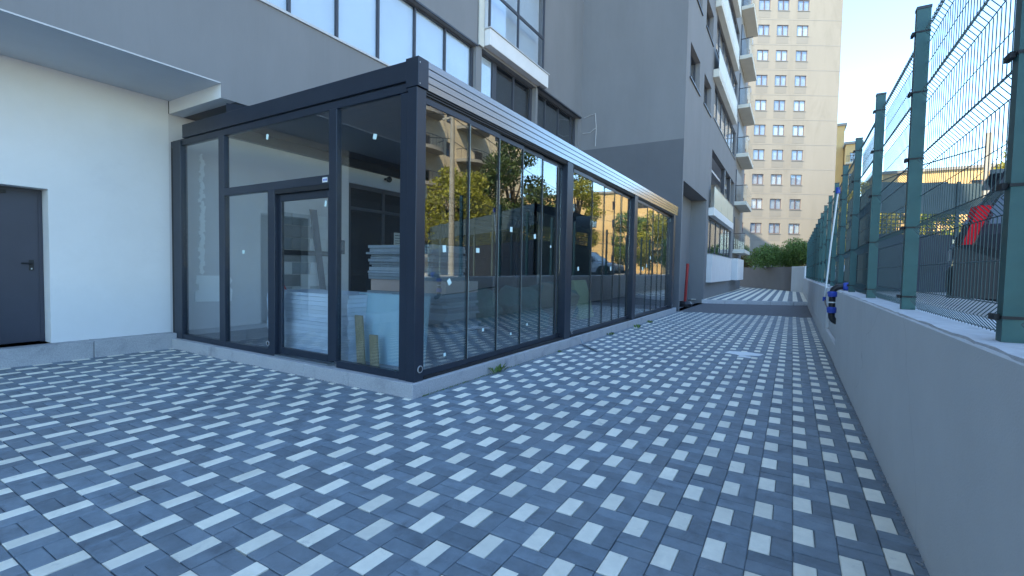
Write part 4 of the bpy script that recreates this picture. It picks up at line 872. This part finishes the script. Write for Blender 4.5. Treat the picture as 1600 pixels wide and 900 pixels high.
# small things on the ground
tag(MB().tube([(-3.40, 8.28, 0.10), (-3.33, 8.2, 0.03), (-2.84, 7.68, 0.018)], 0.014, 8).build('steel_rod', 'steel', loc=(-3.4, 8.28, 0)), 'thin steel rod lying from the plinth onto the paving', 'rod')
mb = MB(); mb.prism([(-.98, 9.0, .006), (-.7, 8.86, .006), (-.42, 9.02, .006), (-.38, 9.22, .006), (-.66, 9.3, .006), (-.92, 9.22, .006)], (0, 0, .006)); mb.prism([(-.75, 8.7, .006), (-.55, 8.68, .006), (-.52, 8.82, .006), (-.72, 8.86, .006)], (0, 0, .005)); tag(mb.build('cement_spill', 'paper', loc=(-.7, 9, 0)), 'white cement spill on the paving in the passage', 'spill')
t = thing('red_pole', (-3.72, 19.5, 0), 'red pole standing in a black base inside the wall niche', 'pole'); 
MB().tube([(-3.72, 20.0, .14), (-3.66, 20.0, 1.75)], .055, 10).build('pole_shaft', 'red_plastic', t); mb = MB(); mb.tube([(-3.72, 20.0, 0.0), (-3.72, 20.0, .12), (-3.72, 20.0, .22)], [.3, .3, .22], 14); mb.build('base', 'black_plastic', t)

# ================================================================== TOWER BLOCK
TH = 0.5385
tw = thing('tower_block', (0, 0, 0), 'tall beige panel tower block with three columns of windows', 'building', rz=TH)
D0 = 53.2
tw.location = (-math.sin(TH) * D0, math.cos(TH) * D0, 0)
zr = [6.49 + 2.738 * i for i in range(12)]; xc = [23.2, 25.35, 27.43, 29.53, 31.75]
holes = [(x - .64, x + .64, z - .58, z + .58) for z in zr for x in xc]
w = MB(); holed(w, 'Y', 0, 14, 36.1, 3.95, 40.5, holes, .12); w.quad((36.1, 0, 0), (36.1, 14, 0), (36.1, 14, 40.5), (36.1, 0, 40.5)); w.quad((14, 0, 40.5), (36.1, 0, 40.5), (36.1, 14, 40.5), (14, 14, 40.5)); w.quad((14, 0, 0), (14, 14, 0), (14, 14, 40.5), (14, 0, 40.5)); w.quad((14, 14, 0), (36.1, 14, 0), (36.1, 14, 40.5), (14, 14, 40.5))
w.quad((14, 0.3, 0), (36.1, .3, 0), (36.1, .3, 40.4), (14, .3, 40.4))
w.build('wall', 'tower_wall', tw)
B(14, 36.2, -.06, .0, 3.5, 3.95).build('base_ledge', 'tower_panel', tw)
for z in [r_ + 1.16 for r_ in zr]: B(14, 36.12, -.012, -.001, z - .03, z + .03).build('panel_joint', 'tower_joint', tw)
fm = MB(); fm.box(-.64, .64, .05, .1, -.58, -.52); fm.box(-.64, .64, .05, .1, .52, .58); fm.box(-.64, -.58, .052, .098, -.52, .52); fm.box(.58, .64, .052, .098, -.52, .52); fm.box(-.05, .05, .048, .1, -.52, .52); fmesh = fm.mesh('window', 'tower_frame')
pn_ = MB(); pn_.box(0, .53, .07, .076, -.52, .52); pmsh = pn_.mesh('pane', 'glass_facade')
ct = MB(); ct.box(-.64, .64, .14, .16, -.58, .58); ctm = [ct.mesh('curtain', q) for q in ('pale_curtain', 'blind', 'pale_curtain')]
sl = MB(); sl.box(-.68, .68, -.05, .05, -.63, -.583); slm = sl.mesh('window_sill', 'tower_joint')
sp = MB(); sp.box(-.66, .66, -.008, -.001, -1.42, -.66); spm = sp.mesh('spandrel', 'tower_panel')
for z in zr:
    for x in xc:
        o = inst(fmesh, 'window', tw, (x, 0, z)); inst(pmsh, 'pane', o, (-.58, 0, 0)); inst(pmsh, 'pane', o, (.05, 0, 0)); inst(rnd.choice(ctm), 'curtain', o, (0, 0, 0)); inst(slm, 'window_sill', o, (0, 0, 0)); inst(spm, 'spandrel', o, (0, 0, 0))

# ================================================================== HOUSES BEYOND THE CAR PARK
def house(name, x0, x1, y0, y1, h_, wall, label, cols, rows, z0w, dz, faces=('S',), balc=None, ww=1.3, wh=1.3):
    root = thing(name, (x0, y0, 0), label, 'building'); mb = MB(); 
    S = [(x0 + (x1 - x0) * (i + .5) / cols, z0w + j * dz) for i in range(cols) for j in range(rows)]
    ncw = max(1, int((y1 - y0) / 3.2)); Wt = [(y0 + (y1 - y0) * (i + .5) / ncw, z0w + j * dz) for i in range(ncw) for j in range(rows)]
    hs = [(x - ww / 2, x + ww / 2, z, z + wh) for x, z in S] if 'S' in faces else []
    hw = [(y - ww / 2, y + ww / 2, z, z + wh) for y, z in Wt] if 'W' in faces else []
    holed(mb, 'Y', y0, x0, x1, 0, h_, hs, .18); holed(mb, 'X', x0, y0, y1, 0, h_, hw, .18)
    mb.quad((x1, y0, 0), (x1, y1, 0), (x1, y1, h_), (x1, y0, h_)); mb.quad((x0, y1, 0), (x1, y1, 0), (x1, y1, h_), (x0, y1, h_)); mb.build('wall', wall, root)
    B(x0 - .25, x1 + .25, y0 - .25, y1 + .25, h_, h_ + .35).build('roof', 'tower_joint', root)
    def win(axis, a, z):
        f_ = MB(); 
        def bb(m_, u0, u1, d0, d1, w0, w1): m_.box(u0, u1, y0 + d0, y0 + d1, w0, w1) if axis == 'S' else m_.box(x0 + d0, x0 + d1, u0, u1, w0, w1); return m_
        for u0, u1, w0, w1 in ((-ww/2, ww/2, 0, .07), (-ww/2, ww/2, wh - .07, wh), (-ww/2, -ww/2 + .07, .07, wh - .07), (ww/2 - .07, ww/2, .07, wh - .07), (-.04, .04, .07, wh - .07)): bb(f_, a + u0, a + u1, .1, .15, z + w0, z + w1)
        o = f_.build('window', 'tower_frame', root); bb(MB(), a - ww/2 + .05, a + ww/2 - .05, .12, .126, z + .05, z + wh - .05).build('pane', 'glass_facade', o); bb(MB(), a - ww/2, a + ww/2, .22, .24, z, z + wh).build('room_backdrop', 'dim_room', o)
    if 'S' in faces: [win('S', *q) for q in S]
    if 'W' in faces: [win('W', *q) for q in Wt]
    return root
house('ochre_house', 9.0, 46, 78, 92, 14.6, 'ochre_wall', 'long ochre apartment house seen over the netting screen', 9, 4, 2.6, 3.05, ww=2.0, wh=1.45)
h2 = house('ochre_house', 3.2, 5.9, 86, 96, 23.6, 'ochre_wall', 'tall narrow ochre house just right of the tower block', 1, 7, 2.2, 3.0, ('S',), ww=.6, wh=1.0)
h3 = house('ochre_house', 6.0, 7.75, 83.5, 90, 20.2, 'ochre_wall', 'slim ochre house with stacked balconies between tower and long house', 1, 6, 2.4, 3.0, ww=.8, wh=1.6)
for j in range(6): 
    z = 2.2 + 3.0 * j; s_ = B(5.95, 7.3, 82.2, 83.45, z, z + .25).build('balcony', 'beige_wall', h3); MB().tube([(5.98, 82.25, z + 1.1), (7.26, 82.25, z + 1.1), (7.26, 83.4, z + 1.1)], .04, 6).build('railing', 'window_frame', s_)
    for q in range(7): MB().tube([(6.05 + q * .19, 82.25, z + .26), (6.05 + q * .19, 82.25, z + 1.1)], .02, 4).build('baluster', 'window_frame', s_)
hb_ = house('balcony_house', 20, 33, 22, 46, 17.5, 'beige_wall', 'pale beige house with rounded balconies mirrored in the pavilion glass', 4, 5, 2.4, 3.0, ('W', 'S'))
for j in range(5):
    for yc in (30.5, 36.5):
        z = 2.2 + 3.0 * j; pts = [(20 - 1.3 * math.sin(math.pi * q / 12) ** .6, yc - 1.7 * math.cos(math.pi * q / 12), z) for q in range(13)]
        s_ = MB().prism(pts, (0, 0, .28)).build('balcony', 'tower_joint', hb_); MB().tube([(p_[0] + .03, p_[1], z + 1.15) for p_ in pts], .03, 6).build('railing', 'window_frame', s_)
        for q in range(1, 12): MB().tube([(pts[q][0] + .03, pts[q][1], z + .28), (pts[q][0] + .03, pts[q][1], z + 1.15)], .014, 4).build('baluster', 'window_frame', s_)
# utility pole with cables
up_ = thing('utility_pole', (7.2, 18.0, .94), 'concrete utility pole with sagging cables mirrored in the near glass bay', 'pole')
MB().tube([(7.2, 18.0, .9), (7.2, 18.0, 9.2)], [.15, .10], 10).build('shaft', 'pole', up_); MB().obox((7.2, 18.0, 8.6), 1.2, .08, .1).build('crossarm', 'pole', up_)
for i, (za, zb_) in enumerate(((8.7, 9.5), (7.6, 8.0), (5.2, 5.6))):
    pts = [(7.2 + 12 * t_ / 10, 18.0 - 22 * t_ / 10, za + (zb_ - za) * t_ / 10 - 1.0 * math.sin(math.pi * t_ / 10)) for t_ in range(11)]; MB().tube(pts, .018, 5).build('cable', 'black', up_)
    pts = [(7.2 + 4 * t_ / 10, 18.0 + 40 * t_ / 10, za - .1 - 1.2 * math.sin(math.pi * t_ / 10)) for t_ in range(11)]; MB().tube(pts, .018, 5).build('cable', 'black', up_)
